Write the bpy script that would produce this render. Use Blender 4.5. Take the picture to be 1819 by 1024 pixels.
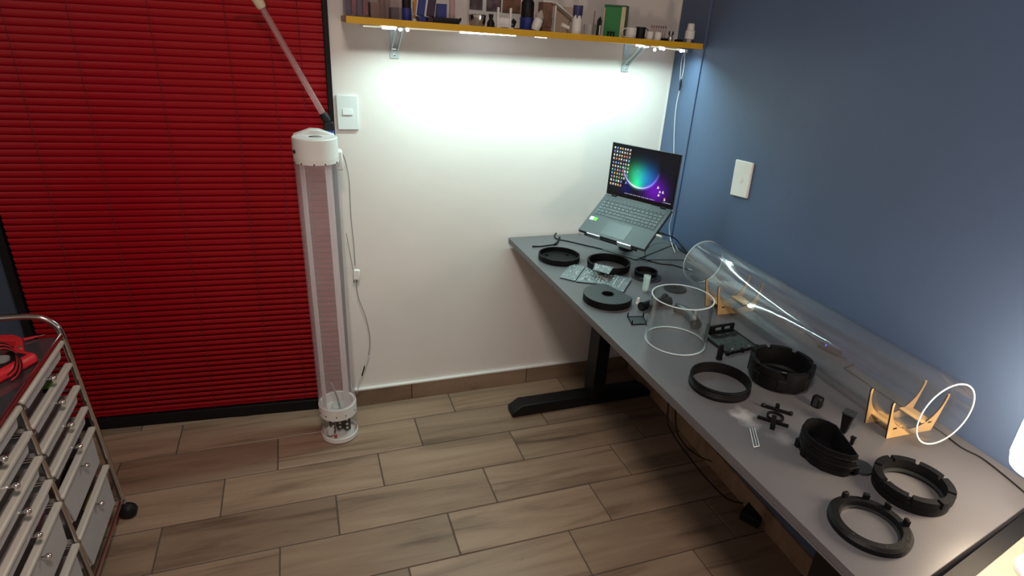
import bpy, math, random
from mathutils import Vector, Matrix
random.seed(7)
for o in list(bpy.data.objects): bpy.data.objects.remove(o)
sc = bpy.context.scene
COL = sc.collection
PI = math.pi

# ------------------------------------------------------------------ camera, world, lights, exposure
W_, H_, F_ = 1819.0, 1024.0, 1067.2
CP = Vector((-1.5648, -2.3838, 1.6411))
yaw, pit, rol = 0.35485, -0.41456, 0.06116
cy, sy, cp_, sp_ = math.cos(yaw), math.sin(yaw), math.cos(pit), math.sin(pit)
fw = Vector((sy*cp_, cy*cp_, sp_)); r0 = Vector((cy, -sy, 0)); u0 = r0.cross(fw)
rt = r0*math.cos(rol) + u0*math.sin(rol); up = -r0*math.sin(rol) + u0*math.cos(rol)
cam = bpy.data.objects.new('camera', bpy.data.cameras.new('camera')); COL.objects.link(cam)
cam.data.sensor_width = 36; cam.data.lens = F_*36/W_; cam.data.clip_start = 0.02
M = Matrix((rt, up, -fw)).transposed().to_4x4(); M.translation = CP
cam.matrix_world = M
sc.camera = cam
vs = sc.view_settings
sc.display_settings.display_device = 'sRGB'
vs.view_transform = 'Standard'; vs.look = 'None'; vs.gamma = 1; vs.use_curve_mapping = False
vs.exposure = 0.0
sc.cycles.transparent_max_bounces = 48
sc.cycles.max_bounces = 10

world = bpy.data.worlds.new('world'); sc.world = world; world.use_nodes = True
world.node_tree.nodes['Background'].inputs[0].default_value = (1, .87, .78, 1)
world.node_tree.nodes['Background'].inputs[1].default_value = 0.3

def area(name, loc, rot, sx, sy_, power, color, spread=PI):
    l = bpy.data.lights.new(name, 'AREA'); l.shape = 'RECTANGLE'; l.size = sx; l.size_y = sy_
    l.energy = power; l.color = color; l.spread = spread
    o = bpy.data.objects.new(name, l); COL.objects.link(o); o.location = loc; o.rotation_euler = rot
    return o
area('ceiling_lamp_light', (-1.5, -2.15, 2.44), (0, 0, 0), .3, .3, 29, (1, .87, .78))
area('led_strip_light', (-.68, -.19, 1.578), (0, 0, 0), 1.22, .010, 8.2, (.68, 1, .93), math.radians(152))

# ------------------------------------------------------------------ pixel to world helpers (photograph at 1819 x 1024)
def ray(x, y): return rt*(x-W_/2)/F_ - up*(y-H_/2)/F_ + fw
def atz(x, y, z): d = ray(x, y); return CP + d*((z-CP.z)/d.z)
def aty(x, y, yy): d = ray(x, y); return CP + d*((yy-CP.y)/d.y)
def wallx(y): return .0506*y
def atw(x, y, off=0.0):
    n = Vector((1, -.0506, 0)); d = ray(x, y); return CP + d*((-off - n.dot(CP))/n.dot(d))
H = .775

# ------------------------------------------------------------------ materials
def mat(name, col, rough=.5, metal=0.0, bump=0.0, bscale=60, var=0.0, vscale=6, spec=.5, emit=None, estr=1, alpha=1, coat=0, trans=0):
    m = bpy.data.materials.new(name); m.use_nodes = True
    nt = m.node_tree; b = nt.nodes['Principled BSDF']
    c = (*col, 1)
    b.inputs['Base Color'].default_value = c; b.inputs['Roughness'].default_value = rough
    b.inputs['Metallic'].default_value = metal; b.inputs['Specular IOR Level'].default_value = spec
    b.inputs['Alpha'].default_value = alpha; b.inputs['Coat Weight'].default_value = coat
    b.inputs['Transmission Weight'].default_value = trans
    if emit:
        b.inputs['Emission Color'].default_value = (*emit, 1); b.inputs['Emission Strength'].default_value = estr
    tc = nt.nodes.new('ShaderNodeTexCoord')
    if bump:
        n = nt.nodes.new('ShaderNodeTexNoise'); n.inputs['Scale'].default_value = bscale; n.inputs['Detail'].default_value = 4
        bp = nt.nodes.new('ShaderNodeBump'); bp.inputs['Strength'].default_value = bump; bp.inputs['Distance'].default_value = .01
        nt.links.new(tc.outputs['Object'], n.inputs['Vector']); nt.links.new(n.outputs['Fac'], bp.inputs['Height'])
        nt.links.new(bp.outputs['Normal'], b.inputs['Normal'])
    # every material gets at least a faint procedural tone variation
    n2 = nt.nodes.new('ShaderNodeTexNoise'); n2.inputs['Scale'].default_value = vscale; n2.inputs['Detail'].default_value = 5
    nt.links.new(tc.outputs['Object'], n2.inputs['Vector'])
    rp = nt.nodes.new('ShaderNodeValToRGB'); v = var or .04
    rp.color_ramp.elements[0].position = .3; rp.color_ramp.elements[1].position = .7
    rp.color_ramp.elements[0].color = (*[x*(1-v) for x in col], 1); rp.color_ramp.elements[1].color = (*[min(1, x*(1+v)) for x in col], 1)
    nt.links.new(n2.outputs['Fac'], rp.inputs['Fac']); nt.links.new(rp.outputs['Color'], b.inputs['Base Color'])
    return m

def clear_mat(name, tint=(1, 1, 1), refl=.5, haze=.03, rough=.03, hazecol=(.8, .85, .87), ior=1.45):
    """thin clear plastic: see-through, mirror-like at grazing angles, with a little haze"""
    m = bpy.data.materials.new(name); m.use_nodes = True; nt = m.node_tree; nt.nodes.clear()
    out = nt.nodes.new('ShaderNodeOutputMaterial')
    tr = nt.nodes.new('ShaderNodeBsdfTransparent'); tr.inputs[0].default_value = (*tint, 1)
    gl = nt.nodes.new('ShaderNodeBsdfGlossy'); gl.inputs['Roughness'].default_value = rough
    df = nt.nodes.new('ShaderNodeBsdfDiffuse'); df.inputs[0].default_value = (*hazecol, 1)
    tl = nt.nodes.new('ShaderNodeBsdfTranslucent'); tl.inputs[0].default_value = (*hazecol, 1)
    ad = nt.nodes.new('ShaderNodeMixShader'); ad.inputs[0].default_value = .45
    nt.links.new(df.outputs[0], ad.inputs[1]); nt.links.new(tl.outputs[0], ad.inputs[2])
    m1 = nt.nodes.new('ShaderNodeMixShader'); m1.inputs[0].default_value = haze
    # fine dust and scratches vary the haze
    nz = nt.nodes.new('ShaderNodeTexNoise'); nz.inputs['Scale'].default_value = 9; nz.inputs['Detail'].default_value = 3
    mr = nt.nodes.new('ShaderNodeMapRange'); mr.inputs[1].default_value = .3; mr.inputs[2].default_value = .7
    mr.inputs[3].default_value = haze*.85; mr.inputs[4].default_value = haze*1.15
    nt.links.new(nz.outputs['Fac'], mr.inputs[0]); nt.links.new(mr.outputs[0], m1.inputs[0])
    nt.links.new(tr.outputs[0], m1.inputs[1]); nt.links.new(ad.outputs[0], m1.inputs[2])
    fr = nt.nodes.new('ShaderNodeLayerWeight'); fr.inputs[0].default_value = .5
    pw = nt.nodes.new('ShaderNodeMath'); pw.operation = 'POWER'; pw.inputs[1].default_value = 3.5
    nt.links.new(fr.outputs['Facing'], pw.inputs[0])
    mu = nt.nodes.new('ShaderNodeMath'); mu.operation = 'MULTIPLY_ADD'; mu.inputs[1].default_value = refl*.8; mu.inputs[2].default_value = .035*refl
    nt.links.new(pw.outputs[0], mu.inputs[0])
    m2 = nt.nodes.new('ShaderNodeMixShader'); nt.links.new(mu.outputs[0], m2.inputs[0])
    nt.links.new(m1.outputs[0], m2.inputs[1]); nt.links.new(gl.outputs[0], m2.inputs[2])
    nt.links.new(m2.outputs[0], out.inputs[0])
    return m

def emit_mat(name, col, s):
    m = bpy.data.materials.new(name); m.use_nodes = True; nt = m.node_tree; nt.nodes.clear()
    e = nt.nodes.new('ShaderNodeEmission'); e.inputs[0].default_value = (*col, 1); e.inputs[1].default_value = s
    o = nt.nodes.new('ShaderNodeOutputMaterial'); nt.links.new(e.outputs[0], o.inputs[0]); return m

def wood_tile_mat():
    m = bpy.data.materials.new('wood_look_tile'); m.use_nodes = True; nt = m.node_tree; b = nt.nodes['Principled BSDF']
    L = nt.links.new; N = nt.nodes.new
    tc = N('ShaderNodeTexCoord'); oi = N('ShaderNodeObjectInfo')
    sep = N('ShaderNodeCombineXYZ')
    m1 = N('ShaderNodeMath'); m1.operation = 'MULTIPLY'; m1.inputs[1].default_value = 37.0; L(oi.outputs['Random'], m1.inputs[0])
    m2 = N('ShaderNodeMath'); m2.operation = 'MULTIPLY'; m2.inputs[1].default_value = 91.0; L(oi.outputs['Random'], m2.inputs[0])
    L(m1.outputs[0], sep.inputs[0]); L(m2.outputs[0], sep.inputs[1])
    va = N('ShaderNodeVectorMath'); va.operation = 'ADD'; L(tc.outputs['Object'], va.inputs[0]); L(sep.outputs[0], va.inputs[1])
    mp = N('ShaderNodeMapping'); mp.inputs['Scale'].default_value = (1.3, 14, 6); L(va.outputs[0], mp.inputs['Vector'])
    n1 = N('ShaderNodeTexNoise'); n1.inputs['Scale'].default_value = 1.0; n1.inputs['Detail'].default_value = 7; n1.inputs['Roughness'].default_value = .6; n1.inputs['Distortion'].default_value = .8
    L(mp.outputs[0], n1.inputs['Vector'])
    rp = N('ShaderNodeValToRGB'); e = rp.color_ramp.elements
    e[0].position = .28; e[0].color = (.105, .068, .047, 1); e[1].position = .47; e[1].color = (.225, .150, .103, 1)
    e2 = rp.color_ramp.elements.new(.72); e2.color = (.29, .203, .142, 1)
    L(n1.outputs['Fac'], rp.inputs['Fac'])
    mp3 = N('ShaderNodeMapping'); mp3.inputs['Scale'].default_value = (6, 22, 6); L(va.outputs[0], mp3.inputs['Vector'])
    n3 = N('ShaderNodeTexNoise'); n3.inputs['Scale'].default_value = .8; n3.inputs['Detail'].default_value = 8; n3.inputs['Roughness'].default_value = .7; L(mp3.outputs[0], n3.inputs['Vector'])
    mr = N('ShaderNodeMapRange'); mr.inputs[1].default_value = .62; mr.inputs[2].default_value = .75; mr.inputs[3].default_value = 0; mr.inputs[4].default_value = .5; L(n3.outputs['Fac'], mr.inputs[0])
    mx = N('ShaderNodeMixRGB'); mx.inputs[2].default_value = (.10, .068, .048, 1); L(mr.outputs[0], mx.inputs[0]); L(rp.outputs[0], mx.inputs[1])
    # tile-to-tile tone
    m3 = N('ShaderNodeMapRange'); m3.inputs[3].default_value = .85; m3.inputs[4].default_value = 1.35; L(oi.outputs['Random'], m3.inputs[0])
    mm = N('ShaderNodeVectorMath'); mm.operation = 'SCALE'; L(mx.outputs[0], mm.inputs[0]); L(m3.outputs[0], mm.inputs['Scale'])
    L(mm.outputs[0], b.inputs['Base Color'])
    b.inputs['Roughness'].default_value = .42; b.inputs['Specular IOR Level'].default_value = .35
    bp = N('ShaderNodeBump'); bp.inputs['Strength'].default_value = .15; bp.inputs['Distance'].default_value = .003; L(n1.outputs['Fac'], bp.inputs['Height']); L(bp.outputs[0], b.inputs['Normal'])
    return m

def desk_mat():
    m = mat('grey_desk_laminate', (.106, .104, .112), .36, bump=.02, bscale=500, var=.05, vscale=9)
    nt = m.node_tree; b = nt.nodes['Principled BSDF']; L = nt.links.new; N = nt.nodes.new
    src = b.inputs['Base Color'].links[0].from_socket
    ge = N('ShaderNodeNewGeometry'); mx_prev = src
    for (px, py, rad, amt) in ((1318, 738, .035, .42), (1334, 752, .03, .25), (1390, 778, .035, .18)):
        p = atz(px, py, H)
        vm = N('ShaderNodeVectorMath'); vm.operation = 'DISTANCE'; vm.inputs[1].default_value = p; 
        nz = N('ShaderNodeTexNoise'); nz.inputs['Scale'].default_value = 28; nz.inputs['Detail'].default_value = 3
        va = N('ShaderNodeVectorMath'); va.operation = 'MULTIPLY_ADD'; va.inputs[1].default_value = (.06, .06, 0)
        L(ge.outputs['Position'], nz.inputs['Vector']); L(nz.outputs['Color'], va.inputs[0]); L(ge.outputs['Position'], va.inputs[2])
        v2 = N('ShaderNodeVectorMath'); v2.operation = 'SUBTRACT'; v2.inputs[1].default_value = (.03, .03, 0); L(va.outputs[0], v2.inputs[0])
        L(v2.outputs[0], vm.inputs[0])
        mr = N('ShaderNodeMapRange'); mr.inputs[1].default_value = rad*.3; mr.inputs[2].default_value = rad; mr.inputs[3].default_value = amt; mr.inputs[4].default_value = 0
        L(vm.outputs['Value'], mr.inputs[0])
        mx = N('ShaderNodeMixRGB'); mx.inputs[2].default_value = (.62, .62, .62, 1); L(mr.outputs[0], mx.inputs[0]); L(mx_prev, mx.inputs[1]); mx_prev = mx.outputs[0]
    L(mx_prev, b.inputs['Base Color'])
    return m

MT = dict(
    white_wall=mat('white_plaster', (.80, .75, .72), .7, bump=.07, bscale=14, var=.03, vscale=3),
    blue_wall=mat('blue_paint', (.078, .122, .225), .5, bump=.07, bscale=26, var=.04, vscale=3),
    blue_dark=mat('blue_grey_paint', (.05, .075, .12), .6, bump=.2, bscale=26),
    ceiling=mat('ceiling_paint', (.6, .56, .52), .8),
    grout=mat('dark_grout', (.085, .065, .052), .85, bump=.1),
    tile=wood_tile_mat(),
    caulk=mat('white_caulk', (.78, .76, .74), .5),
    blackframe=mat('black_aluminium', (.005, .005, .006), .55, spec=.25),
    slat=mat('red_slat_enamel', (.42, .005, .014), .3, var=.05, vscale=2, spec=.5),
    cord=mat('dark_red_cord', (.10, .004, .008), .7),
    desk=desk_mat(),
    deskedge=mat('grey_desk_edge', (.12, .115, .12), .5),
    blacksteel=mat('black_powder_steel', (.006, .006, .007), .5, spec=.3, bump=.05, bscale=300),
    pla=mat('black_printed_plastic', (.0045, .0045, .0052), .5, spec=.16, bump=.12, bscale=180, var=.15),
    pla2=mat('sheen_black_plastic', (.020, .0235, .026), .38, spec=.5, bump=.1, bscale=180, var=.1),  # black plastic lightened, the LED sheen is put into its colour
    blackrub=mat('black_rubber', (.007, .007, .008), .55, spec=.3),
    yellow=mat('yellow_shelf_paint', (.72, .40, .008), .45, var=.05, vscale=20),
    shelfside=mat('pale_board_end', (.55, .42, .32), .6),
    chrome=mat('chrome', (.62, .60, .58), .16, metal=1),
    chrome2=mat('bright_chrome', (.85, .83, .8), .08, metal=1),
    drawer=mat('milky_drawer_plastic', (.40, .37, .375), .38, spec=.5),
    lip=mat('cream_drawer_lip', (.52, .47, .42), .4),
    traytop=mat('dark_gloss_tray', (.055, .05, .055), .08, spec=.8),
    red=mat('red_rubber', (.62, .02, .03), .4),
    green=mat('green_plastic', (.10, .38, .04), .4),
    darkgreen=mat('dark_green_print', (.0, .11, .035), .45),
    yellowish=mat('yellow_green_item', (.5, .45, .06), .5),
    beige=mat('beige_stripe', (.62, .52, .33), .6),
    white=mat('white_plastic', (.80, .80, .78), .35),
    whitecap=mat('white_printed_plastic', (.78, .77, .75), .45, bump=.03, bscale=200),
    switch=mat('glossy_white_plate', (.78, .84, .84), .25),
    outlet=mat('white_blank_plate', (.80, .79, .76), .3),
    bracket=mat('pale_bracket_metal', (.52, .60, .62), .4, metal=.3),
    alu=mat('brushed_aluminium', (.62, .65, .67), .3, metal=.9),
    lap=mat('slate_laptop_metal', (.045, .057, .066), .5, metal=.15),
    standgrey=mat('stand_base_grey', (.10, .105, .11), .4),
    key=mat('slate_keycap', (.055, .07, .082), .55),
    keyl=mat('key_legend', (.26, .33, .35), .5),
    bezel=mat('black_bezel', (.006, .006, .007), .2),
    wood=mat('laser_cut_plywood', (.72, .46, .20), .55, bump=.08, bscale=90, var=.1, vscale=25),
    burnt=mat('burnt_plywood_edge', (.02, .012, .008), .7),
    pcb=mat('silver_board', (.17, .21, .225), .35, metal=.3, var=.15, vscale=60),
    pad=mat('tinned_pad', (.85, .9, .9), .25, metal=.3),
    slotdark=mat('dark_slot', (.006, .006, .006), .8),
    cream=mat('cream_table_top', (.33, .30, .24), .5, var=.04),
    blue=mat('deep_blue_plastic', (.015, .03, .20), .4),
    violet=mat('dark_violet_fabric', (.045, .015, .05), .6),
    silverfig=mat('polished_steel', (.7, .7, .7), .15, metal=1),
    photo=mat('brown_photo_print', (.20, .10, .06), .5, var=.6, vscale=30),
    photo2=mat('dark_photo_print', (.10, .07, .08), .5, var=.7, vscale=40),
    orange=mat('orange_print', (.75, .35, .05), .5),
    maroon=mat('maroon_print', (.22, .03, .06), .5, var=.5, vscale=40),
    navyp=mat('navy_print', (.04, .04, .14), .5, var=.4, vscale=40),
    brownp=mat('brown_paper', (.20, .10, .07), .6, var=.3, vscale=40),
    greyc=mat('white_cable_jacket', (.62, .63, .62), .45),
    greycable=mat('grey_cable_jacket', (.28, .28, .28), .5),
    bluetape=mat('blue_tape', (.02, .04, .35), .5),
    creamknob=mat('cream_knob', (.72, .62, .45), .45),
    redpcb=mat('dark_electronics', (.035, .02, .02), .5, var=.5, vscale=80),
    clear=clear_mat('clear_acrylic', (.985, .99, .99), 1.5, .014, .02),
    tubeclear=clear_mat('clear_acrylic_tube', (.985, .99, .995), 1.25, .035, .06, ior=1.6),
    box=clear_mat('clear_box_plastic', (.93, .88, .88), .5, .22, .1, (.6, .5, .5)),
    rodclear=clear_mat('clear_acrylic_rod', (.95, .86, .86), 1.0, .26, .06, (.9, .75, .75), ior=1.6),
    frost=clear_mat('frosted_acrylic', (.99, .98, .98), .5, .10, .2, (.98, .92, .95)),
    frost2=clear_mat('milky_acrylic', (.99, .98, .98), .3, .025, .3, (.95, .9, .93)),
    rim=mat('acrylic_edge_light', (.62, .72, .74), .2), whitener=clear_mat('milky_whitening_strip', (.99, .98, .98), .3, .6, .3, (.98, .92, .95)),  # opaque pale rim paints edge light; milky strip whitens the tall tube
    milky=clear_mat('milky_bottle', (.95, 1, .98), .6, .4, .1, (.8, .9, .88)),
    led=emit_mat('led_glow', (.78, .93, 1), 14),
    ledpale=emit_mat('led_diffuser_glow', (.95, .90, .66), .75),
    ledblue=emit_mat('blue_indicator', (.12, .08, 1), 3),
    lampglow=emit_mat('warm_lamp_glow', (1, .79, .56), 42),
    ceilglow=emit_mat('ceiling_lamp_glow', (1, .86, .72), 6),
)

# ------------------------------------------------------------------ mesh builder
class MB:
    def __init__(s): s.v = []; s.f = []
    def add(s, vs_, fs):
        n = len(s.v); s.v += [Vector(v) for v in vs_]; s.f += [tuple(i+n for i in f) for f in fs]; return s
    def box(s, c, d, R=None):
        x, y, z = d[0]/2, d[1]/2, d[2]/2
        vs_ = [Vector((a*x, b*y, e*z)) for e in (-1, 1) for b in (-1, 1) for a in (-1, 1)]
        if R is not None: vs_ = [R @ v for v in vs_]
        c = Vector(c)
        return s.add([v+c for v in vs_], [(0, 2, 3, 1), (4, 5, 7, 6), (0, 1, 5, 4), (2, 6, 7, 3), (0, 4, 6, 2), (1, 3, 7, 5)])
    def hexa(s, b4, t4):
        """box from four bottom and four top corners, same winding"""
        return s.add(list(b4)+list(t4), [(3, 2, 1, 0), (4, 5, 6, 7), (0, 1, 5, 4), (1, 2, 6, 5), (2, 3, 7, 6), (3, 0, 4, 7)])
    def cyl(s, p0, p1, r0_, r1_=None, n=20, caps=True):
        p0, p1 = Vector(p0), Vector(p1); r1_ = r0_ if r1_ is None else r1_
        d = (p1-p0).normalized(); a = d.orthogonal().normalized(); b = d.cross(a)
        vs_ = [p0 + (a*math.cos(t)+b*math.sin(t))*r0_ for t in [2*PI*i/n for i in range(n)]]
        vs_ += [p1 + (a*math.cos(t)+b*math.sin(t))*r1_ for t in [2*PI*i/n for i in range(n)]]
        fs = [(i, (i+1) % n, n+(i+1) % n, n+i) for i in range(n)]
        if caps: fs += [tuple(range(n-1, -1, -1)), tuple(range(n, 2*n))]
        return s.add(vs_, fs)
    def lathe(s, prof, c=(0, 0, 0), n=40, closed=False, M3=None):
        """prof: (r, z) list; closed joins last to first (a solid ring)"""
        vs_ = []; k = len(prof)
        for i in range(n):
            t = 2*PI*i/n
            for r, z in prof:
                v = Vector((r*math.cos(t), r*math.sin(t), z))
                if M3 is not None: v = M3 @ v
                vs_.append(v+Vector(c))
        fs = []
        for i in range(n):
            j = (i+1) % n
            for q in range(k if closed else k-1):
                q2 = (q+1) % k
                fs.append((i*k+q, j*k+q, j*k+q2, i*k+q2))
        return s.add(vs_, fs)
    def ringf(s, ri, ro, z0, z1, c=(0, 0, 0), n=144, a0=0, a1=2*PI):
        """ring whose inner/outer radius and bottom/top height may be functions of the angle"""
        g = lambda q, t: q(t) if callable(q) else q
        full = abs(a1-a0-2*PI) < 1e-6; m = n if full else n+1
        vs_ = []
        for i in range(m):
            t = a0+(a1-a0)*i/n; a, b, e, h = g(ri, t), g(ro, t), g(z0, t), g(z1, t); u = Vector((math.cos(t), math.sin(t), 0))
            for r, z in ((a, e), (b, e), (b, h), (a, h)): vs_.append(u*r+Vector((0, 0, z))+Vector(c))
        fs = []
        for i in range(n):
            j = (i+1) % m
            for q in range(4):
                q2 = (q+1) % 4; fs.append((i*4+q, j*4+q, j*4+q2, i*4+q2))
        if not full: fs += [(0, 1, 2, 3), (n*4+3, n*4+2, n*4+1, n*4)]
        return s.add(vs_, fs)
    def tube(s, path, r, n=8, caps=True):
        P = [Vector(p) for p in path]; m = len(P); a = None; vs_ = []
        for i, p in enumerate(P):
            d = (P[min(i+1, m-1)]-P[max(i-1, 0)]).normalized()
            if a is None: a = d.orthogonal().normalized()
            a = (a-d*a.dot(d)).normalized(); b = d.cross(a)
            rr = r[i] if isinstance(r, (list, tuple)) else r
            vs_ += [p+(a*math.cos(2*PI*k/n)+b*math.sin(2*PI*k/n))*rr for k in range(n)]
        fs = [(i*n+k, i*n+(k+1) % n, (i+1)*n+(k+1) % n, (i+1)*n+k) for i in range(m-1) for k in range(n)]
        if caps: fs += [tuple(range(n-1, -1, -1)), tuple(range((m-1)*n, m*n))]
        return s.add(vs_, fs)
    def prism(s, poly, o, ax, ay, az, t0, t1):
        """2D polygon in the frame (o, ax, ay), extruded along az from t0 to t1"""
        o, ax, ay, az = Vector(o), Vector(ax), Vector(ay), Vector(az); n = len(poly)
        vs_ = [o+ax*x+ay*y+az*t0 for x, y in poly]+[o+ax*x+ay*y+az*t1 for x, y in poly]
        fs = [tuple(range(n-1, -1, -1)), tuple(range(n, 2*n))]+[(i, (i+1) % n, n+(i+1) % n, n+i) for i in range(n)]
        return s.add(vs_, fs)
    def ball(s, c, r, n=16, m=10, sz=1):
        prof = [(max(1e-4, r*math.sin(PI*i/m)), -r*math.cos(PI*i/m)*sz) for i in range(m+1)]
        return s.lathe(prof, c, n)

def spl(pts, k=6):
    P = [Vector(p) for p in pts]; P = [P[0]*2-P[1]]+P+[P[-1]*2-P[-2]]; out = []
    for i in range(1, len(P)-2):
        a, b, c, d = P[i-1:i+3]
        for j in range(k):
            t = j/k; out.append(.5*((2*b)+(c-a)*t+(2*a-5*b+4*c-d)*t*t+(3*b-a-3*c+d)*t**3))
    out.append(P[-2]); return out

import bmesh
def make(name, mb, m, parent=None, loc=None, bevel=0, smooth=30, bseg=2):
    me = bpy.data.meshes.new(name)
    inv = Matrix.Identity(4)
    if parent is not None: inv = WM[parent.name].inverted()
    elif loc is not None: inv = Matrix.Translation(-Vector(loc))
    me.from_pydata([inv @ v for v in mb.v], [], mb.f); me.update()
    bm = bmesh.new(); bm.from_mesh(me); bmesh.ops.recalc_face_normals(bm, faces=bm.faces); bm.to_mesh(me); bm.free()
    me.materials.append(m if not isinstance(m, str) else MT[m])
    if smooth:
        me.shade_smooth(); me.set_sharp_from_angle(angle=math.radians(smooth))
    o = bpy.data.objects.new(name, me); COL.objects.link(o)
    if parent is not None: o.parent = parent; WM[o.name] = WM[parent.name].copy()
    elif loc is not None: o.location = loc; WM[o.name] = Matrix.Translation(Vector(loc))
    else: WM[o.name] = Matrix.Identity(4)
    if bevel:
        b = o.modifiers.new('bevel', 'BEVEL'); b.width = bevel; b.segments = bseg; b.limit_method = 'ANGLE'; b.angle_limit = math.radians(40)
    return o
WM = {}
def tag(o, label, cat, group=None, kind=None):
    if label: o['label'] = label
    if cat: o['category'] = cat
    if group: o['group'] = group
    if kind: o['kind'] = kind
    return o
def thing(name, label, cat, loc, group=None, rz=0):
    o = bpy.data.objects.new(name, None); COL.objects.link(o); o.location = loc; o.rotation_euler = (0, 0, rz)
    o.empty_display_size = .03
    WM[o.name] = Matrix.Translation(Vector(loc)) @ Matrix.Rotation(rz, 4, 'Z')
    return tag(o, label, cat, group)
def struct(name, mb, m, **k):
    o = make(name, mb, m, **k); o['kind'] = 'structure'; return o
def lab(o, l): o['label'] = l; return o

# ------------------------------------------------------------------ room shell
XL, YF, ZC = -3.4, -3.6, 2.5
DX = -1.4265        # where the white wall ends and the black frame starts
struct('wall_back', MB().box(((DX+.2)/2, .06, ZC/2), (.2-DX, .12, ZC)), 'white_wall')
struct('wall_back_left', MB().box(((XL+DX)/2, .20, ZC/2), (DX-XL, .1, ZC)), 'blue_dark')
wr = struct('wall_right', MB().box((.05, (YF+.25)/2-.1, ZC/2), (.1, .25-YF, ZC)), 'blue_wall')
wr.rotation_euler = (0, 0, -math.atan(.0506))
# raised strip of the blue wall beside the corner (its edge reads as the vertical seam)
b = MB(); ya, yb = 0, -.215; e = .006
b.hexa([(wallx(ya)-e, ya, .1), (wallx(ya)+.01, ya, .1), (wallx(yb)+.01, yb, .1), (wallx(yb)-e, yb, .1)],
       [(wallx(ya)-e, ya, ZC), (wallx(ya)+.01, ya, ZC), (wallx(yb)+.01, yb, ZC), (wallx(yb)-e, yb, ZC)])
struct('trim_1', b, 'blue_wall', bevel=.002)
struct('wall_left', MB().box((XL-.05, (YF+.25)/2, ZC/2), (.1, .25-YF, ZC)), 'white_wall')
struct('wall_front', MB().box(((XL)/2, YF-.05, ZC/2), (-XL+.4, .1, ZC)), 'white_wall')
struct('ceiling', MB().box((XL/2, (YF+.25)/2, ZC+.05), (-XL+.6, .25-YF+.2, .1)), 'ceiling')
floor = struct('floor', MB().box((XL/2, (YF+.25)/2, -.053), (-XL+.6, .25-YF+.2, .1)), 'grout')
TL, TW, TY = .5708, .1978, -.3613
offs = {-1: -1.7414+.19, 0: -1.7414, 1: -1.9286, 2: -2.1082, 3: -1.7303, 4: -1.906}
tile_me = None
for i in range(-2, 16):
    yt = TY-(i-1)*TW                   # far side of the row
    if yt-TW > .2 or yt < YF: continue
    off = offs.get(i, -1.9-.19*((i*2) % 3))
    k0 = int((XL-off)/TL)-2
    for k in range(k0, k0+12):
        xa = off+k*TL
        if xa+TL < XL or xa > .12: continue
        if tile_me is None:
            t = make('floor_tile', MB().box((TL/2, -TW/2, -.006), (TL-.0045, TW-.0045, .012)), 'tile', bevel=.0018, smooth=0, bseg=1)
            tile_me = t.data
        else:
            t = bpy.data.objects.new('floor_tile', tile_me); COL.objects.link(t)
            bv = t.modifiers.new('bevel', 'BEVEL'); bv.width = .0018; bv.segments = 1; bv.limit_method = 'ANGLE'
        t.location = (xa, yt, 0); t.parent = floor
# skirting of the same tile, with white caulk bead
bbx = [DX+.002, -1.1539, -.5831, -.0124]
bb = struct('baseboard_back', MB().box(((DX)/2, -.004, .04), (-DX-.01, .008, .08)), 'grout')
for a, c in zip(bbx[:-1], bbx[1:]):
    o = make('skirting_tile', MB().box(((a+c)/2, -.008, .0415), (c-a-.004, .014, .083)), 'tile', parent=bb, bevel=.0015, smooth=0)
make('caulk_bead', MB().box(((DX)/2, -.007, .0865), (-DX-.012, .018, .009)), 'caulk', parent=bb, bevel=.002)
b = MB(); e = .012
b.hexa([(wallx(0)-e, -.02, 0), (wallx(0), -.02, 0), (wallx(YF), YF, 0), (wallx(YF)-e, YF, 0)], [(wallx(0)-e, -.02, .085), (wallx(0), -.02, .085), (wallx(YF), YF, .085), (wallx(YF)-e, YF, .085)])
struct('baseboard_right', b, 'tile')
# white paint edge down the corner
struct('trim_2', MB().box((-.0085, -.002, .5*(ZC+.09)), (.004, .004, ZC-.09)), 'caulk')
# ceiling lamp out of frame
t = thing('ceiling_lamp', 'round white flush ceiling lamp overhead, above the drawer cart side', 'lamp', (-1.5, -2.15, ZC))
make('lamp_housing', MB().lathe([(.19, 0), (.19, -.03), (.17, -.034)], (-1.5, -2.15, ZC)), 'white', parent=t)
make('diffuser', MB().lathe([(.165, -.02), (.165, -.030), (.001, -.032)], (-1.5, -2.15, ZC)), 'ceilglow', parent=t)

# ------------------------------------------------------------------ door frame and red venetian blind (its plane turned a few degrees)
BA = math.atan2(.09, 1.12)
BX = -1.445
ddir = Vector((-math.cos(BA), math.sin(BA), 0)); dn = Vector((-math.sin(BA), -math.cos(BA), 0))   # along the width; towards the room
def bp(s, n, z): return Vector((BX, 0, 0))+ddir*s+dn*n+Vector((0, 0, z))
BW = 1.125; ZT = 2.14
def bbox(mb, s0, s1, n0, n1, z0, z1):
    return mb.hexa([bp(s0, n0, z0), bp(s1, n0, z0), bp(s1, n1, z0), bp(s0, n1, z0)], [bp(s0, n0, z1), bp(s1, n0, z1), bp(s1, n1, z1), bp(s0, n1, z1)])
door = struct('door_1', bbox(MB(), .0, BW+.02, -.065, -.05, .0, ZT), 'blackframe')
make('stile', bbox(MB(), -.0185, .0, -.06, .012, 0, ZT), 'blackframe', parent=door, bevel=.002)
make('stile', bbox(MB(), BW+.005, BW+.032, -.06, .002, 0, ZT), 'blackframe', parent=door, bevel=.002)
make('sill', bbox(MB(), .0, BW+.02, -.06, .002, 0, .050), 'blackframe', parent=door, bevel=.002)
make('header', bbox(MB(), .0, BW+.02, -.06, .002, ZT-.05, ZT), 'blackframe', parent=door, bevel=.002)
blind = thing('venetian_blind', 'bright red closed venetian blind over the black framed door', 'blind', bp(BW/2, 0, 0))
pitch = .0243; z = .075; n = 0
prof = []
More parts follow.
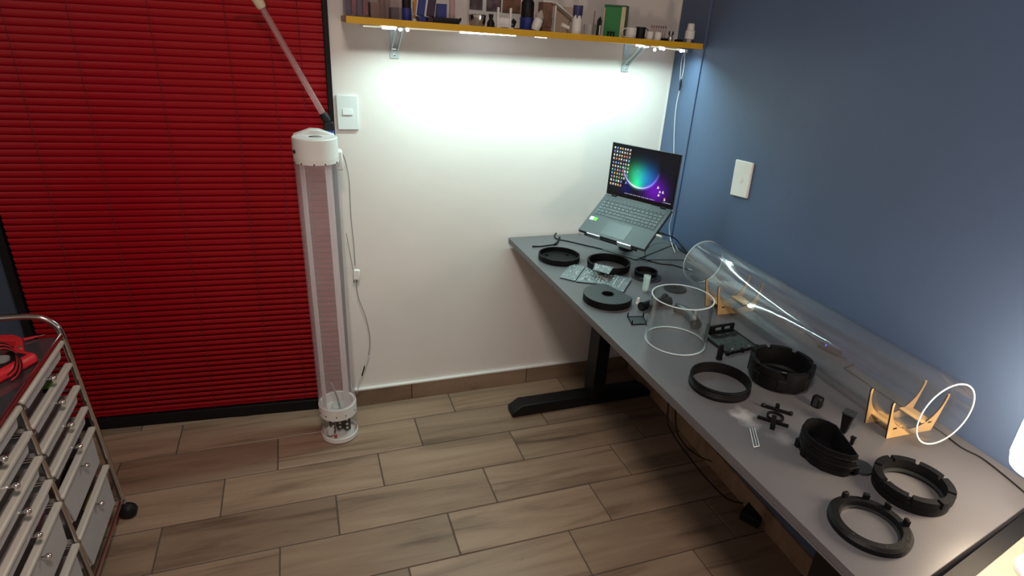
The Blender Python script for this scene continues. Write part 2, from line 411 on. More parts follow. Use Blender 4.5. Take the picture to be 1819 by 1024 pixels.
for k in range(6):            # curved slat cross-section, nearly closed
    t = k/5-.5; prof.append((t*.0292, .0030*(1-4*t*t)))
ca, sa = math.cos(math.radians(69)), math.sin(math.radians(69))
slat_me = None
while z < ZT-.07:
    if slat_me is None:
        mb = MB(); pts = []
        for (u, h) in prof: pts.append((u*ca+h*sa, u*sa-h*ca*-1))      # (outward, up)
        pts2 = [(a-.0009, c) for a, c in pts]
        P = [(a, c) for a, c in pts]+pts2[::-1]
        # build in world at first slat height
        mb.prism(P, bp(0, -.010, z), dn, Vector((0, 0, 1)), ddir, .002, BW-.002)
        s = make('slat', mb, 'slat', parent=blind, smooth=60); slat_me = s.data; z_first = z
    else:
        s = bpy.data.objects.new('slat', slat_me); COL.objects.link(s); s.parent = blind
        s.location = (0, 0, z-z_first)
    s.rotation_euler = (random.uniform(-.0006, .0006), 0, random.uniform(-.001, .001))
    z += pitch
make('bottom_rail', bbox(MB(), .004, BW-.004, -.034, -.016, .052, .064), 'slat', parent=blind, bevel=.003)
make('head_rail', bbox(MB(), .004, BW-.004, -.03, .008, ZT-.065, ZT-.04), 'slat', parent=blind, bevel=.002)
for s_ in (.082, .178, .315, .545, .775, .955):
    mb = MB(); mb.cyl(bp(s_, .0065, .06), bp(s_, .0065, ZT-.06), .0011, n=6)
    make('ladder_cord', mb, 'cord', parent=blind)

# ------------------------------------------------------------------ yellow shelf, brackets, led strip
def shz(x): return 1.633-.0176*(x+1.388)        # top of the shelf (it sags to the right)
SY = -.22
b = MB(); xa, xb = -1.384, -.026; th = .019
b.hexa([(xa, -.002, shz(xa)-th), (xb, -.002, shz(xb)-th), (xb, SY+.004, shz(xb)-th), (xa, SY+.004, shz(xa)-th)],
       [(xa, -.002, shz(xa)), (xb, -.002, shz(xb)), (xb, SY+.004, shz(xb)), (xa, SY+.004, shz(xa))])
sh = thing('wall_shelf', 'long board shelf with yellow front edge high on the white wall', 'shelf', (-.7, -.11, 1.6))
make('board', b, 'shelfside', parent=sh)
b = MB(); xb2 = -.026
b.hexa([(xa+.0, SY+.004, shz(xa)-th-.001), (xb2, SY+.004, shz(xb2)-th-.001), (xb2, SY, shz(xb2)-th-.001), (xa, SY, shz(xa)-th-.001)],
       [(xa, SY+.004, shz(xa)+.001), (xb2, SY+.004, shz(xb2)+.001), (xb2, SY, shz(xb2)+.001), (xa, SY, shz(xa)+.001)])
make('edge_band', b, 'yellow', parent=sh)
def bracket(x, label):
    zt = shz(x)-th
    t = thing('shelf_bracket', label, 'bracket', (x, 0, zt-.1), 'folding brackets under the yellow shelf')
    make('wall_plate', MB().box((x, -.003, zt-.055), (.032, .005, .115)), 'bracket', parent=t, bevel=.001)
    make('shelf_arm', MB().box((x, -.085, zt-.003), (.028, .165, .005)), 'bracket', parent=t, bevel=.001)
    for s in (-1, 1):
        mb = MB(); d = Vector((0, -.115, .075)); L = d.length
        mb.prism([(0, -.007), (L, -.006), (L, .006), (0, .007)], (x+s*.012, -.008, zt-.082), d.normalized(), Vector((0, .075, .115)).normalized(), (1, 0, 0), -.0015, .0015)
        make('brace', mb, 'bracket', parent=t)
    make('hinge_pin', MB().cyl((x-.016, -.010, zt-.080), (x+.016, -.010, zt-.080), .0035, n=10), 'chrome', parent=t)
    for dz in (-.022, -.1):
        make('screw', MB().lathe([(.0001, .003), (.0035, .002), (.0045, 0)], (x, -.0055, zt+dz), 10, M3=Matrix.Rotation(PI/2, 3, 'X')), 'chrome', parent=t)
bracket(-1.2, 'pale metal angle bracket under the left end of the yellow shelf')
bracket(-.238, 'pale metal angle bracket under the right end of the yellow shelf')
sy_ = -.125
def sz(x): return 1.6065-.0175*max(0, (x+.70))/.66 - .0018*max(0, x+.3)*20
t = thing('led_strip', 'thin glowing led light bar hanging under the yellow shelf', 'light strip', (-.68, sy_, 1.59))
xs = [-1.328, -1.1, -.9, -.7, -.5, -.3, -.2, -.1, -.04]
make('channel', MB().tube([(x, sy_+.006, sz(x)+.001) for x in xs], .0042, 8), 'alu', parent=t)
make('diffuser', MB().tube([(x, sy_-.001, sz(x)-.002) for x in xs[:-1]+[-.06]], .0022, 8), 'ledpale', parent=t)
for a, c in ((-1.258, -1.213), (-.985, -.775), (-.70, -.652), (-.27, -.215)):
    mb = MB(); mb.tube([(a+(c-a)*i/6, sy_-.003, sz(a+(c-a)*i/6)-.003) for i in range(7)], .0046, 8)
    make('bright_led', mb, 'led', parent=t)
for x, dz in ((-1.197, -.006), (-1.172, -.006), (-.185, -.012), (-.16, -.004), (-.145, -.005), (-.062, -.004)):
    make('glowing_clip', MB().ball((x, sy_-.005, sz(x)+dz), .006, 10, 6), 'led', parent=t)  # clips made self-glowing, their brightness is put into the material
make('end_cap', MB().box((-.040, sy_, sz(-.04)-.002), (.014, .016, .012)), 'white', parent=t, bevel=.001)
make('end_cap', MB().box((-1.327, sy_, sz(-1.33)-.002), (.01, .014, .01)), 'white', parent=t, bevel=.001)

# white lead down the blue wall with its black connector
t = thing('led_power_lead', 'thin white lead running down the blue wall from the led bar', 'cable', atw(1197, 265, .02))
for dx in (-3, 2):
    mb = MB(); mb.tube(spl([Vector((-.04, sy_, sz(-.04)-.003))]+[atw(x+dx*s_, y, .02) for x, y, s_ in ((1214, 106, 1), (1212, 125, 1), (1209, 143, .4))]), .0011, 6)
    make('wire', mb, 'greyc', parent=t)
make('inline_connector', MB().tube([atw(1210, 140, .02), atw(1209, 150, .02), atw(1207, 161, .02)], [.003, .005, .003], 8), 'blackrub', parent=t)
mb = MB(); mb.tube(spl([atw(x, y, .02) for x, y in ((1207, 160), (1201, 190), (1198, 225), (1197, 265), (1196, 330), (1194, 380), (1189, 402), (1191, 425))]+[atz(1199, 449, H+.002)]), .0017, 8)
make('wire', mb, 'greyc', parent=t)

# ------------------------------------------------------------------ things on the shelf; (x0, x1) pixel edges, top pixel, depth y
def sp(px, py=20, y=-.16): return aty(px, py, y)
def shspan(x0, x1, ytop, y):
    a, c = sp(x0, ytop, y), sp(x1, ytop, y); xm = (a.x+c.x)/2
    return xm, abs(c.x-a.x), shz(xm)+.0005, (a.z+c.z)/2
def sbox(name, lb, cat, x0, x1, ytop, y, m, depth=.05, h=None, bev=.002, parts=None):
    xm, w, z0, zt = shspan(x0, x1, ytop, y); h = h or (zt-z0)
    t = thing(name, lb, cat, (xm, y-0, z0))
    return t, xm, w, z0, h
# clear box with dark contents at the left end
t, xm, w, z0, h = sbox('clear_storage_box', 'clear plastic box of maroon and navy cards at the shelf left end', 'box', 612, 652, 2, -.14, 'box', h=.075)
make('box_shell', MB().box((xm, -.12, z0+.04), (w, .12, .08)), 'box', parent=t, bevel=.002)
for i, mm in enumerate(('navyp', 'maroon', 'navyp', 'maroon')):
    make('card_stack', MB().box((xm-w*.38+i*w*.25, -.12, z0+.03+.004*(i % 2)), (w*.2, .10, .055)), mm, parent=t, bevel=.001)
t, xm, w, z0, h = sbox('clear_storage_box', 'brownish clear plastic box second from the shelf left end', 'box', 654, 688, 2, -.14, 'box', h=.075)
make('box_shell', MB().box((xm, -.12, z0+.045), (w, .12, .09)), 'box', parent=t, bevel=.002)
make('paper_roll', MB().cyl((xm+w*.25, -.12, z0+.002), (xm+w*.25, -.12, z0+.07), .012), 'brownp', parent=t)
make('paper_stack', MB().box((xm-w*.2, -.12, z0+.025), (w*.45, .09, .045)), 'brownp', parent=t, bevel=.001)
t, xm, w, z0, h = sbox('clear_storage_box', 'narrow clear plastic box left of the blue based black cup', 'box', 690, 711, 2, -.14, 'box', h=.075)
make('box_shell', MB().box((xm, -.12, z0+.045), (w, .12, .09)), 'box', parent=t, bevel=.002)
make('paper_stack', MB().box((xm, -.12, z0+.02), (w*.6, .09, .035)), 'violet', parent=t, bevel=.001)
def bottle(lb, x0, x1, ysplit, y, mlow, mtop, name='bottle', top=.09):
    xm, w, z0, _ = shspan(x0, x1, 20, y); zs = sp((x0+x1)/2, ysplit, y).z-z0; r = w/2
    t = thing(name, lb, 'bottle', (xm, y, z0))
    make('body', MB().lathe([(.001, 0), (r*.95, 0), (r, .003), (r, zs), (.001, zs)], (xm, y, z0), 24), mlow, parent=t)
    make('cap', MB().lathe([(r*.86, zs), (r*.9, zs+.004), (r*.9, top-.01), (r*.7, top), (.001, top)], (xm, y, z0), 24), mtop, parent=t)
    return t
bottle('black cup on a deep blue base beside the clear boxes', 713, 731, 14, -.16, 'blue', 'blackrub')
def frame_holder(lb, x0, x1, y, m):
    xm, w, z0, _ = shspan(x0, x1, 10, y)
    t = thing('tilted_pouch', lb, 'pouch', (xm, y, z0))
    R = Matrix.Rotation(.14, 3, 'Y')
    make('sleeve', MB().box((xm, y, z0+.055), (w*.78, .02, .075), R), m, parent=t, bevel=.003)
    make('pale_border', MB().box((xm, y+.002, z0+.055), (w*.98, .012, .082), R), 'white', parent=t, bevel=.003)
    make('base', MB().box((xm, y, z0+.008), (w*.9, .035, .016)), m, parent=t, bevel=.003)
frame_holder('blue pouch with white border leaning on the shelf', 740, 757, -.17, 'blue')
frame_holder('dark violet pouch with white border beside the blue one', 757, 775, -.17, 'violet')
t, xm, w, z0, h = sbox('orange_figure', 'small orange and white figure between blue cup and blue pouch', 'figure', 732, 741, 2, -.12, 'orange', h=.07)
make('body', MB().lathe([(.001, 0), (.006, 0), (.005, .02), (.009, .03), (.009, .06), (.001, .07)], (xm, -.13, z0), 16), 'orange', parent=t)
make('stand', MB().cyl((xm, -.13, z0), (xm, -.13, z0+.008), .012, n=16), 'white', parent=t)
t, xm, w, z0, h = sbox('black_tray', 'long low black tray lying at the front of the shelf', 'tray', 769, 813, 27, -.175, 'blackrub')
mb = MB(); mb.box((xm, -.17, z0+.002), (w, .05, .004)); mb.box((xm, -.194, z0+.009), (w, .003, .018)); mb.box((xm, -.146, z0+.009), (w, .003, .018)); mb.box((xm-w/2, -.17, z0+.009), (.003, .05, .018)); mb.box((xm+w/2, -.17, z0+.009), (.003, .05, .018))
make('tray_body', mb, 'blackrub', parent=t)
make('tray_grip', MB().tube([(xm+w/2, -.175, z0+.004), (xm+w/2+.008, -.175, z0+.01), (xm+w/2+.011, -.175, z0+.02)], .004, 8), 'blackrub', parent=t)
t, xm, w, z0, h = sbox('blue_box', 'small plain dark blue box standing in the black tray', 'box', 775, 792, 9, -.165, 'blue')
make('carton', MB().box((xm, -.165, z0+.004+h/2), (w, .03, h-.006)), 'blue', parent=t, bevel=.001)
make('lid_flap', MB().box((xm, -.165, z0+h+.002), (w*1.03, .031, .003)), 'blue', parent=t)
xm, w, z0, _ = shspan(798, 808, 10, -.165)
t = thing('glass_vial', 'tall clear vial with pinkish walls in the black tray', 'vial', (xm, -.165, z0))
make('glass_wall', MB().lathe([(.001, .004), (w/2, .004), (w/2, .085), (w/2-.001, .085), (w/2-.001, .006)], (xm, -.165, z0), 16), 'rodclear', parent=t)
make('stopper', MB().cyl((xm, -.165, z0+.085), (xm, -.165, z0+.095), w/2*.9, n=16), 'maroon', parent=t)
xm, w, z0, zt = shspan(832, 864, 25, -.15)
t = thing('steel_bowl', 'small polished steel bowl on the yellow shelf', 'bowl', (xm, -.15, z0))
hh = .036
make('bowl_shell', MB().lathe([(.001, 0), (w*.38, 0), (w*.44, .006), (w*.5, hh), (w*.48, hh), (w*.42, .008), (.001, .004)], (xm, -.15, z0), 32), 'silverfig', parent=t)
make('rolled_rim', MB().lathe([(w*.5, hh-.001), (w*.515, hh), (w*.5, hh+.002), (w*.485, hh)], (xm, -.15, z0), 32, closed=True), 'chrome', parent=t)
xm, w, z0, zt = shspan(866, 879, 22, -.175)
t = thing('black_flask', 'tiny black flask with narrow neck beside the steel bowl', 'bottle', (xm, -.175, z0))
make('body', MB().lathe([(.001, 0), (w*.5, 0), (w*.5, .014), (w*.25, .026), (w*.22, .034)], (xm, -.175, z0), 20), 'blackrub', parent=t)
make('neck_ring', MB().lathe([(w*.28, .030), (w*.32, .042), (.001, .042)], (xm, -.175, z0), 20), 'blackrub', parent=t)
xm, w, z0, zt = shspan(881, 912, 10, -.18)
t = thing('white_stand', 'small white stand with two tall posts on the shelf', 'stand', (xm, -.18, z0))
for s in (-1, 1): make('post', MB().box((xm+s*w*.36, -.18, z0+.033), (.0075, .008, .066)), 'whitecap', parent=t, bevel=.001)
make('cross_board', MB().box((xm, -.177, z0+.018), (w*.72, .003, .03)), 'whitecap', parent=t)
for s in (-1, 1): make('foot', MB().box((xm+s*w*.36, -.18, z0+.002), (.016, .03, .004)), 'whitecap', parent=t)
xm, w, z0, zt = shspan(903, 918, 26, -.15)
t = thing('black_clip', 'black angular clip leaning behind the white stand', 'clip', (xm, -.15, z0))
make('jaw', MB().prism([(-.014, 0), (.006, 0), (.016, .024), (.004, .034), (-.008, .016)], (xm, -.15, z0), (1, 0, 0), (0, 0, 1), (0, 1, 0), -.004, .004), 'blackrub', parent=t)
make('spring', MB().cyl((xm-.002, -.156, z0+.014), (xm-.002, -.144, z0+.014), .004, n=12), 'chrome', parent=t)
# photo collage board against the wall
a, c = aty(832, 5, -.012), aty(927, 20, -.012)
t = thing('photo_collage', 'white framed collage of brown photos leaning behind the stand', 'picture frame', ((a.x+c.x)/2, -.012, shz(a.x)))
make('white_mount', MB().box(((a.x+c.x)/2, -.012, shz(a.x)+.08), (c.x-a.x, .012, .16)), 'white', parent=t, bevel=.001)
for i, (p0, p1, mm) in enumerate(((834, 857, 'photo2'), (864, 890, 'photo2'), (893, 925, 'photo'))):
    q0, q1 = aty(p0, 10, -.02), aty(p1, 12, -.02)
    make('photo_print', MB().box(((q0.x+q1.x)/2, -.0195, shz(a.x)+.105-.002*i), (q1.x-q0.x, .003, .10)), mm, parent=t)
bottle('tall dark blue bottle with black collar behind the white stand', 925, 949, 31, -.13, 'blue', 'blackrub', top=.10)
# tilted white figure
p0 = aty(951, 45, -.17); z0 = shz(p0.x); R = Matrix.Rotation(.30, 3, 'Y')
t = thing('white_figurine', 'small white bottle shaped figurine tilting beside the blue bottle', 'figurine', (p0.x, -.17, z0))
make('body', MB().lathe([(.001, 0), (.014, 0), (.017, .012), (.0165, .038), (.010, .043)], (p0.x, -.17, z0+.002), 20, M3=R), 'whitecap', parent=t)
make('head', MB().lathe([(.012, .042), (.0165, .047), (.012, .056), (.004, .068), (.001, .071)], (p0.x, -.17, z0+.002), 20, M3=R), 'lip', parent=t)
# thin curled wire
mb = MB(); mb.tube(spl([aty(x, y, -.18) for x, y in ((966, 47), (977, 48), (980, 42), (979, 36), (982, 32))]), .0009, 6)
o = make('black_wire', mb, 'blackrub', loc=(aty(975, 47, -.18))); tag(o, 'thin black curled wire on the shelf right of the figurine', 'wire')
# slanted clear case
xm, w, z0, zt = shspan(962, 984, 5, -.06)
t = thing('brown_box', 'dusky pink box standing against the wall behind the figurine', 'box', (xm, -.06, z0))
make('carton', MB().box((xm, -.06, z0+.05), (w*1.1, .05, .1)), 'brownp', parent=t, bevel=.001)
make('lid', MB().box((xm, -.06, z0+.103), (w*1.13, .052, .006)), 'white', parent=t)
a = aty(988, 8, -.10); c = aty(1022, 37, -.10)
t = thing('tilted_display_case', 'pale display case with slanted white edge on the shelf', 'case', ((a.x+c.x)/2, -.1, shz(a.x)))
d = (c-a); L = d.length
mb = MB(); mb.prism([(-.01, -.0025), (L+.004, -.0025), (L+.004, .0025), (-.01, .0025)], a, d.normalized(), Vector((-d.z, 0, d.x)).normalized(), (0, 1, 0), -.02, .02)
make('slanted_edge', mb, 'whitecap', parent=t)
make('back_panel', MB().box(((a.x+c.x)/2+.005, -.07, shz(a.x)+.045), (.075, .004, .09)), 'shelfside', parent=t)
make('side_panel', MB().box((a.x-.004, -.09, shz(a.x)+.045), (.006, .04, .09)), 'whitecap', parent=t)
# small tripod
q = aty(1006, 50, -.18); z0 = shz(q.x)
t = thing('mini_tripod', 'tiny silver tripod with small white head on the shelf', 'tripod', (q.x, -.18, z0))
for k in range(3):
    an = k*2.1+.4; make('leg', MB().cyl((q.x, -.18, z0+.020), (q.x+.016*math.cos(an), -.18+.016*math.sin(an), z0+.001), .002, n=6), 'chrome', parent=t)
make('head', MB().cyl((q.x-.020, -.18, z0+.029), (q.x+.010, -.18, z0+.018), .007, n=10), 'whitecap', parent=t)
make('antenna', MB().cyl((q.x, -.18, z0+.02), (q.x+.014, -.18, z0+.045), .001, n=6), 'blackrub', parent=t)
# white tube with navy cap
xm, w, z0, zt = shspan(1019, 1036, 10, -.18)
t = thing('white_tube', 'tall white tube with ragged navy top on the shelf', 'container', (xm, -.18, z0))
make('sleeve', MB().ringf(0.0005, w*.48, 0, lambda a: .058+.006*math.sin(a*7)+.003*math.sin(a*13), (xm, -.18, z0), 60), 'whitecap', parent=t)
make('navy_top', MB().lathe([(w*.47, .05), (w*.47, .095), (.001, .095)], (xm, -.18, z0), 24), 'navyp', parent=t)
# glass tumbler
xm, w, z0, zt = shspan(1038, 1058, 42, -.16)
t = thing('glass_tumbler', 'small clear tumbler between white tube and black hook', 'glass', (xm, -.16, z0))
make('glass_wall', MB().lathe([(.001, .001), (w*.45, .001), (w*.5, .036), (w*.48, .036), (w*.43, .003)], (xm, -.16, z0), 24), 'clear', parent=t)
make('straw', MB().cyl((xm, -.16, z0+.002), (xm+.004, -.16, z0+.036), .0015, n=8), 'whitecap', parent=t)
# thin dark stick
q = aty(1053, 52, -.1); mb = MB(); mb.cyl((q.x, -.1, shz(q.x)), (q.x+.002, -.1, shz(q.x)+.085), .0018, n=8)
o = make('brown_stick', mb, 'brownp', loc=(q.x, -.1, shz(q.x))); tag(o, 'thin brown stick standing upright behind the clear tumbler', 'stick')
# black hook-shaped clamp
xm, w, z0, zt = shspan(1060, 1071, 26, -.18)
t = thing('black_clamp', 'black hook shaped clamp with white strip beside the green box', 'clamp', (xm, -.18, z0))
make('arm', MB().tube([(xm-.004, -.18, z0), (xm-.002, -.18, z0+.052), (xm+.003, -.18, z0+.060), (xm+.006, -.18, z0+.052), (xm+.004, -.18, z0)], .0055, 8), 'blackrub', parent=t)
make('strip', MB().box((xm+.002, -.187, z0+.018), (.004, .002, .034)), 'white', parent=t)
# green box with beige stripe
a, c = aty(1070, 30, -.12), aty(1106, 30, -.12); c2 = aty(1123, 30, -.06)
xm = (a.x+c.x)/2; z0 = shz(xm)
t = thing('green_box', 'tall green box with beige stripe and dark green side', 'box', (xm, -.09, z0))
hh = .105
A, B_, C_ = Vector((a.x, -.13, z0)), Vector((c.x-.012, -.16, z0)), Vector((c.x+.035, -.10, z0)); D_ = A+(C_-B_)
up3 = Vector((0, 0, hh))
make('carton', MB().hexa([A, B_, C_, D_], [A+up3, B_+up3, C_+up3, D_+up3]), 'darkgreen', parent=t, bevel=.001)
n_ = (B_-A).normalized(); o_ = Vector((n_.y, -n_.x, 0))
mb = MB(); s0 = B_-n_*.014+o_*.0006; s1 = B_+n_*.0012+o_*.0006
mb.hexa([s0, s1, s1-o_*.003, s0-o_*.003], [v+up3*1.002 for v in (s0, s1, s1-o_*.003, s0-o_*.003)])
make('stripe', mb, 'beige', parent=t)
mb = MB(); s0 = A+o_*.0006; s1 = A+n_*.004+o_*.0006
mb.hexa([s0, s1, s1-o_*.003, s0-o_*.003], [v+up3*.95 for v in (s0, s1, s1-o_*.003, s0-o_*.003)])
make('edge_strip', mb, 'beige', parent=t)
make('lid', MB().hexa([v+up3 for v in (A, B_, C_, D_)], [v+up3+Vector((0, 0, .006)) for v in (A, B_, C_, D_)]), 'darkgreen', parent=t, bevel=.001)
make('front_face', MB().hexa([A+n_*.005+o_*.0003, B_-n_*.0145+o_*.0003, B_-n_*.0145, A+n_*.005], [v+up3*.98 for v in (A+n_*.005+o_*.0003, B_-n_*.0145+o_*.0003, B_-n_*.0145, A+n_*.005)]), mat('bright_green_print', (.0, .20, .035), .45), parent=t)
# small black comb
xm, w, z0, zt = shspan(1080, 1092, 52, -.195)
t = thing('black_bracket_toy', 'tiny black two legged bracket in front of the green box', 'bracket', (xm, -.195, z0))
make('bar', MB().box((xm, -.195, z0+.015), (w, .008, .005)), 'blackrub', parent=t)
for s in (-1, 0, 1): make('leg', MB().box((xm+s*w*.42, -.195, z0+.007), (.004, .007, .014)), 'blackrub', parent=t)
# mugs and cups
def mug(lb, x0, x1, yt, y, m, h, side=-1, name='mug'):
    xm, w, z0, zt = shspan(x0, x1, yt, y); r = w/2
    t = thing(name, lb, 'mug', (xm, y, z0))
    make('cup_body', MB().lathe([(.001, .001), (r*.9, .001), (r, .004), (r, h), (r*.92, h), (r*.9, .004), (.001, .004)], (xm, y, z0), 28), m, parent=t)
    P = [(xm+side*(r*.92+r*1.1*math.sin(a)), y, z0+h*.5-h*.42*math.cos(a)) for a in [PI*i/8 for i in range(9)]]
    make('handle', MB().tube(P, .0018, 8), m, parent=t)
mug('white mug with left handle in front of the green box', 1114, 1131, 44, -.17, 'whitecap', .037)
q = aty(1111, 52, -.196); 
mug('black mug with right handle beside the white mug', 1132, 1147, 42, -.165, 'blackrub', .042, 1)
xm, w, z0, zt = shspan(1136, 1148, 40, -.165)
def cup(lb, x0, x1, y, h):
    xm, w, z0, zt = shspan(x0, x1, 55, y); r = w/2
    t = thing('white_cup', lb, 'cup', (xm, y, z0), 'small white cups in front of the black mug')
    make('cup_wall', MB().lathe([(.001, .0005), (r*.8, .0005), (r, h), (r*.93, h), (r*.74, .003), (.001, .003)], (xm, y, z0), 20), 'whitecap', parent=t)
    make('lip_band', MB().lathe([(r, h-.002), (r*1.04, h-.001), (r*1.04, h), (r*.98, h+.0005)], (xm, y, z0), 20), 'lip', parent=t)
cup('small white cup just right of the black mug', 1149, 1161, -.195, .030)
cup('second small white cup, left of the silver bell shape', 1163, 1176, -.195, .030)
xm, w, z0, zt = shspan(1157, 1186, 40, -.1)
t = thing('test_tube_rack', 'row of tiny dark capped vials standing behind the white cups', 'rack', (xm, -.1, z0))
make('rack_base', MB().box((xm, -.1, z0+.003), (w, .02, .006)), 'clear', parent=t)
for i in range(7):
    x = xm-w*.43+i*w*.86/6
    v_ = make('vial', MB().cyl((x, -.1, z0+.006), (x, -.1, z0+.046), .0022, n=8), 'box', parent=t)
    make('vial_cap', MB().cyl((x, -.1, z0+.046), (x, -.1, z0+.053), .0026, n=8), 'maroon', parent=v_)
q = aty(1192, 60, -.195); z0 = shz(q.x)
t = thing('silver_figure', 'shiny silver bell shaped figure with two dark horns', 'figurine', (q.x, -.195, z0))
make('body', MB().lathe([(.001, 0), (.010, 0), (.0115, .011), (.007, .022), (.001, .024)], (q.x, -.195, z0), 20), 'silverfig', parent=t)
for s in (-1, 1): make('horn', MB().tube([(q.x+s*.005, -.195, z0+.018), (q.x+s*.0085, -.195, z0+.028), (q.x+s*.008, -.195, z0+.036)], [.003, .0035, .0025], 8), 'blackrub', parent=t)
for x0, x1, lb in ((1176, 1186, 'small black block left of the silver figure'), (1201, 1213, 'small black block right of the silver figure')):
    xm, w, z0, zt = shspan(x0, x1, 62, -.19)
    t = thing('black_block', lb, 'block', (xm, -.19, z0))
    make('lower_half', MB().box((xm, -.19, z0+.003), (w, .015, .006)), 'blackrub', parent=t, bevel=.0008)
    make('upper_half', MB().box((xm, -.19, z0+.0075), (w*.95, .014, .0035)), 'blackrub', parent=t, bevel=.0008)
q = aty(1224, 70, -.195); z0 = shz(q.x)
t = thing('white_spray_bottle', 'white stepped bottle standing at the shelf right end', 'bottle', (q.x, -.195, z0))
make('neck', MB().lathe([(.001, 0), (.010, 0), (.010, .014), (.001, .014)], (q.x, -.195, z0), 20), 'lip', parent=t)
make('body', MB().lathe([(.012, .012), (.0185, .015), (.0185, .042), (.0145, .046)], (q.x, -.195, z0), 20), 'whitecap', parent=t)
make('cap', MB().lathe([(.0145, .045), (.0130, .066), (.010, .070), (.001, .070)], (q.x, -.195, z0), 20), 'whitecap', parent=t)

# ------------------------------------------------------------------ wall plates
c = (aty(598, 200, 0)+aty(636, 200, 0))/2
t = thing('light_switch', 'white wall switch plate beside the red blind', 'switch', (c.x, 0, 1.303))
make('plate', MB().box((c.x, -.005, 1.303), (.079, .010, .127)), 'switch', parent=t, bevel=.004)
make('rocker', MB().box((c.x, -.011, 1.306), (.036, .005, .022), Matrix.Rotation(-.15, 3, 'X')), 'switch', parent=t, bevel=.001)
make('rocker_surround', MB().box((c.x, -.0096, 1.306), (.038, .002, .024)), 'outlet', parent=t)  # pale plate around the rocker
q = [atw(x, y, 0.0) for x, y in ((1300, 346), (1329, 353), (1341, 290), (1311, 283))]
nn = Vector((-1, .0506, 0)).normalized()
t = thing('blank_wall_plate', 'white blank cover plate on the blue wall', 'wall plate', sum(q, Vector())/4)
make('plate', MB().hexa(q, [v+nn*.010 for v in q]), 'outlet', parent=t, bevel=.003)
ctr = sum(q, Vector())/4
make('round_insert', MB().lathe([(.013, 0), (.013, .0115), (.001, .012)], ctr, 24, M3=Vector((0, 0, 1)).rotation_difference(nn).to_matrix()), 'outlet', parent=t)

# ------------------------------------------------------------------ desk
desk = thing('standing_desk', 'long grey standing desk with black steel legs along the blue wall', 'desk', (-.36, -.95, 0))
def nedge(x): return -1.834+.2*(x+.189)
TOP = [(-.717, -.012), (-.008, -.012), (wallx(-1.816)-.005, nedge(-.1)), (-.687, nedge(-.687))]
def slab(poly, z0, z1): return MB().hexa([Vector((x, y, z0)) for x, y in poly], [Vector((x, y, z1)) for x, y in poly])
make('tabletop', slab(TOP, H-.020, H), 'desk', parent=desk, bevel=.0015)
ins = [(-.716, -.013), (-.009, -.013), (wallx(-1.816)-.006, nedge(-.1)+.001), (-.686, nedge(-.687)+.001)]
make('edge_band', slab(ins, H-.026, H-.0195), 'deskedge', parent=desk)
def leg_set(yc):
    mb = MB(); mb.box((-.325, yc, .39), (.062, .09, .66)); make('leg_column', mb, 'blacksteel', parent=desk, bevel=.003)
    make('inner_column', MB().box((-.325, yc, .72), (.05, .075, .06)), 'blacksteel', parent=desk)
    # foot bar: chamfered ends, runs across the depth of the desk
    pr_ = [(-.745, .008), (-.745, .030), (-.70, .062), (-.08, .062), (-.03, .030), (-.03, .008)]
    mb = MB(); mb.prism(pr_, (0, yc, 0), (1, 0, 0), (0, 0, 1), (0, 1, 0), -.036, .036); make('foot', mb, 'blacksteel', parent=desk, bevel=.004)
    for x in (-.72, -.06): make('foot_pad', MB().cyl((x, yc, 0), (x, yc, .012), .016, n=16), 'blackrub', parent=desk)
    make('top_bracket', MB().box((-.35, yc, H-.038), (.56, .045, .022)), 'blacksteel', parent=desk, bevel=.002)
leg_set(-.245); leg_set(-1.60)
for x in (-.42, -.24): make('crossbar', MB().box((x, -.92, H-.045), (.03, 1.36, .03)), 'blacksteel', parent=desk)
make('control_box', MB().box((-.25, -.95, H-.075), (.12, .26, .035)), 'blacksteel', parent=desk, bevel=.004)
make('end_stop', MB().box((-.672, -.066, H-.034), (.035, .02, .018)), 'blacksteel', parent=desk, bevel=.001)

# neighbouring cream table and a black strip for the shaded gap
def e2(x, o=0): return -1.834+.2*(x+.189)-o
tb = thing('side_table', 'cream topped table with black gap-shade strip beyond the desk near end', 'table', (-.45, -2.2, 0))
A2, B2 = Vector((-.258+.0, -1.882, .760)), Vector((-.488, -1.930, .760))
dd = (B2-A2).normalized(); nn2 = Vector((dd.y, -dd.x, 0)); nn2 = nn2 if nn2.y < 0 else -nn2
P0 = A2-dd*.115; P1 = A2+dd*.62
def tslab(a, c, n0, n1, z0, z1): return MB().hexa([a+nn2*n0+Vector((0, 0, z0-.76)), c+nn2*n0+Vector((0, 0, z0-.76)), c+nn2*n1+Vector((0, 0, z0-.76)), a+nn2*n1+Vector((0, 0, z0-.76))], [a+nn2*n0+Vector((0, 0, z1-.76)), c+nn2*n0+Vector((0, 0, z1-.76)), c+nn2*n1+Vector((0, 0, z1-.76)), a+nn2*n1+Vector((0, 0, z1-.76))])
make('table_top', tslab(P0, P1, 0, .5, .738, .760), 'cream', parent=tb, bevel=.001)
make('shaded_gap_strip', tslab(P0, P1, -.030, 0, .735, .7585), 'blackframe', parent=tb)  # black strip painted in for the shaded gap beside the desk
for p in (P0+nn2*.04+dd*.03, P1+nn2*.04-dd*.04, P0+nn2*.45+dd*.03, P1+nn2*.45-dd*.04):
    make('leg', MB().box((p.x, p.y, .369), (.04, .04, .738)), 'blackframe', parent=tb)

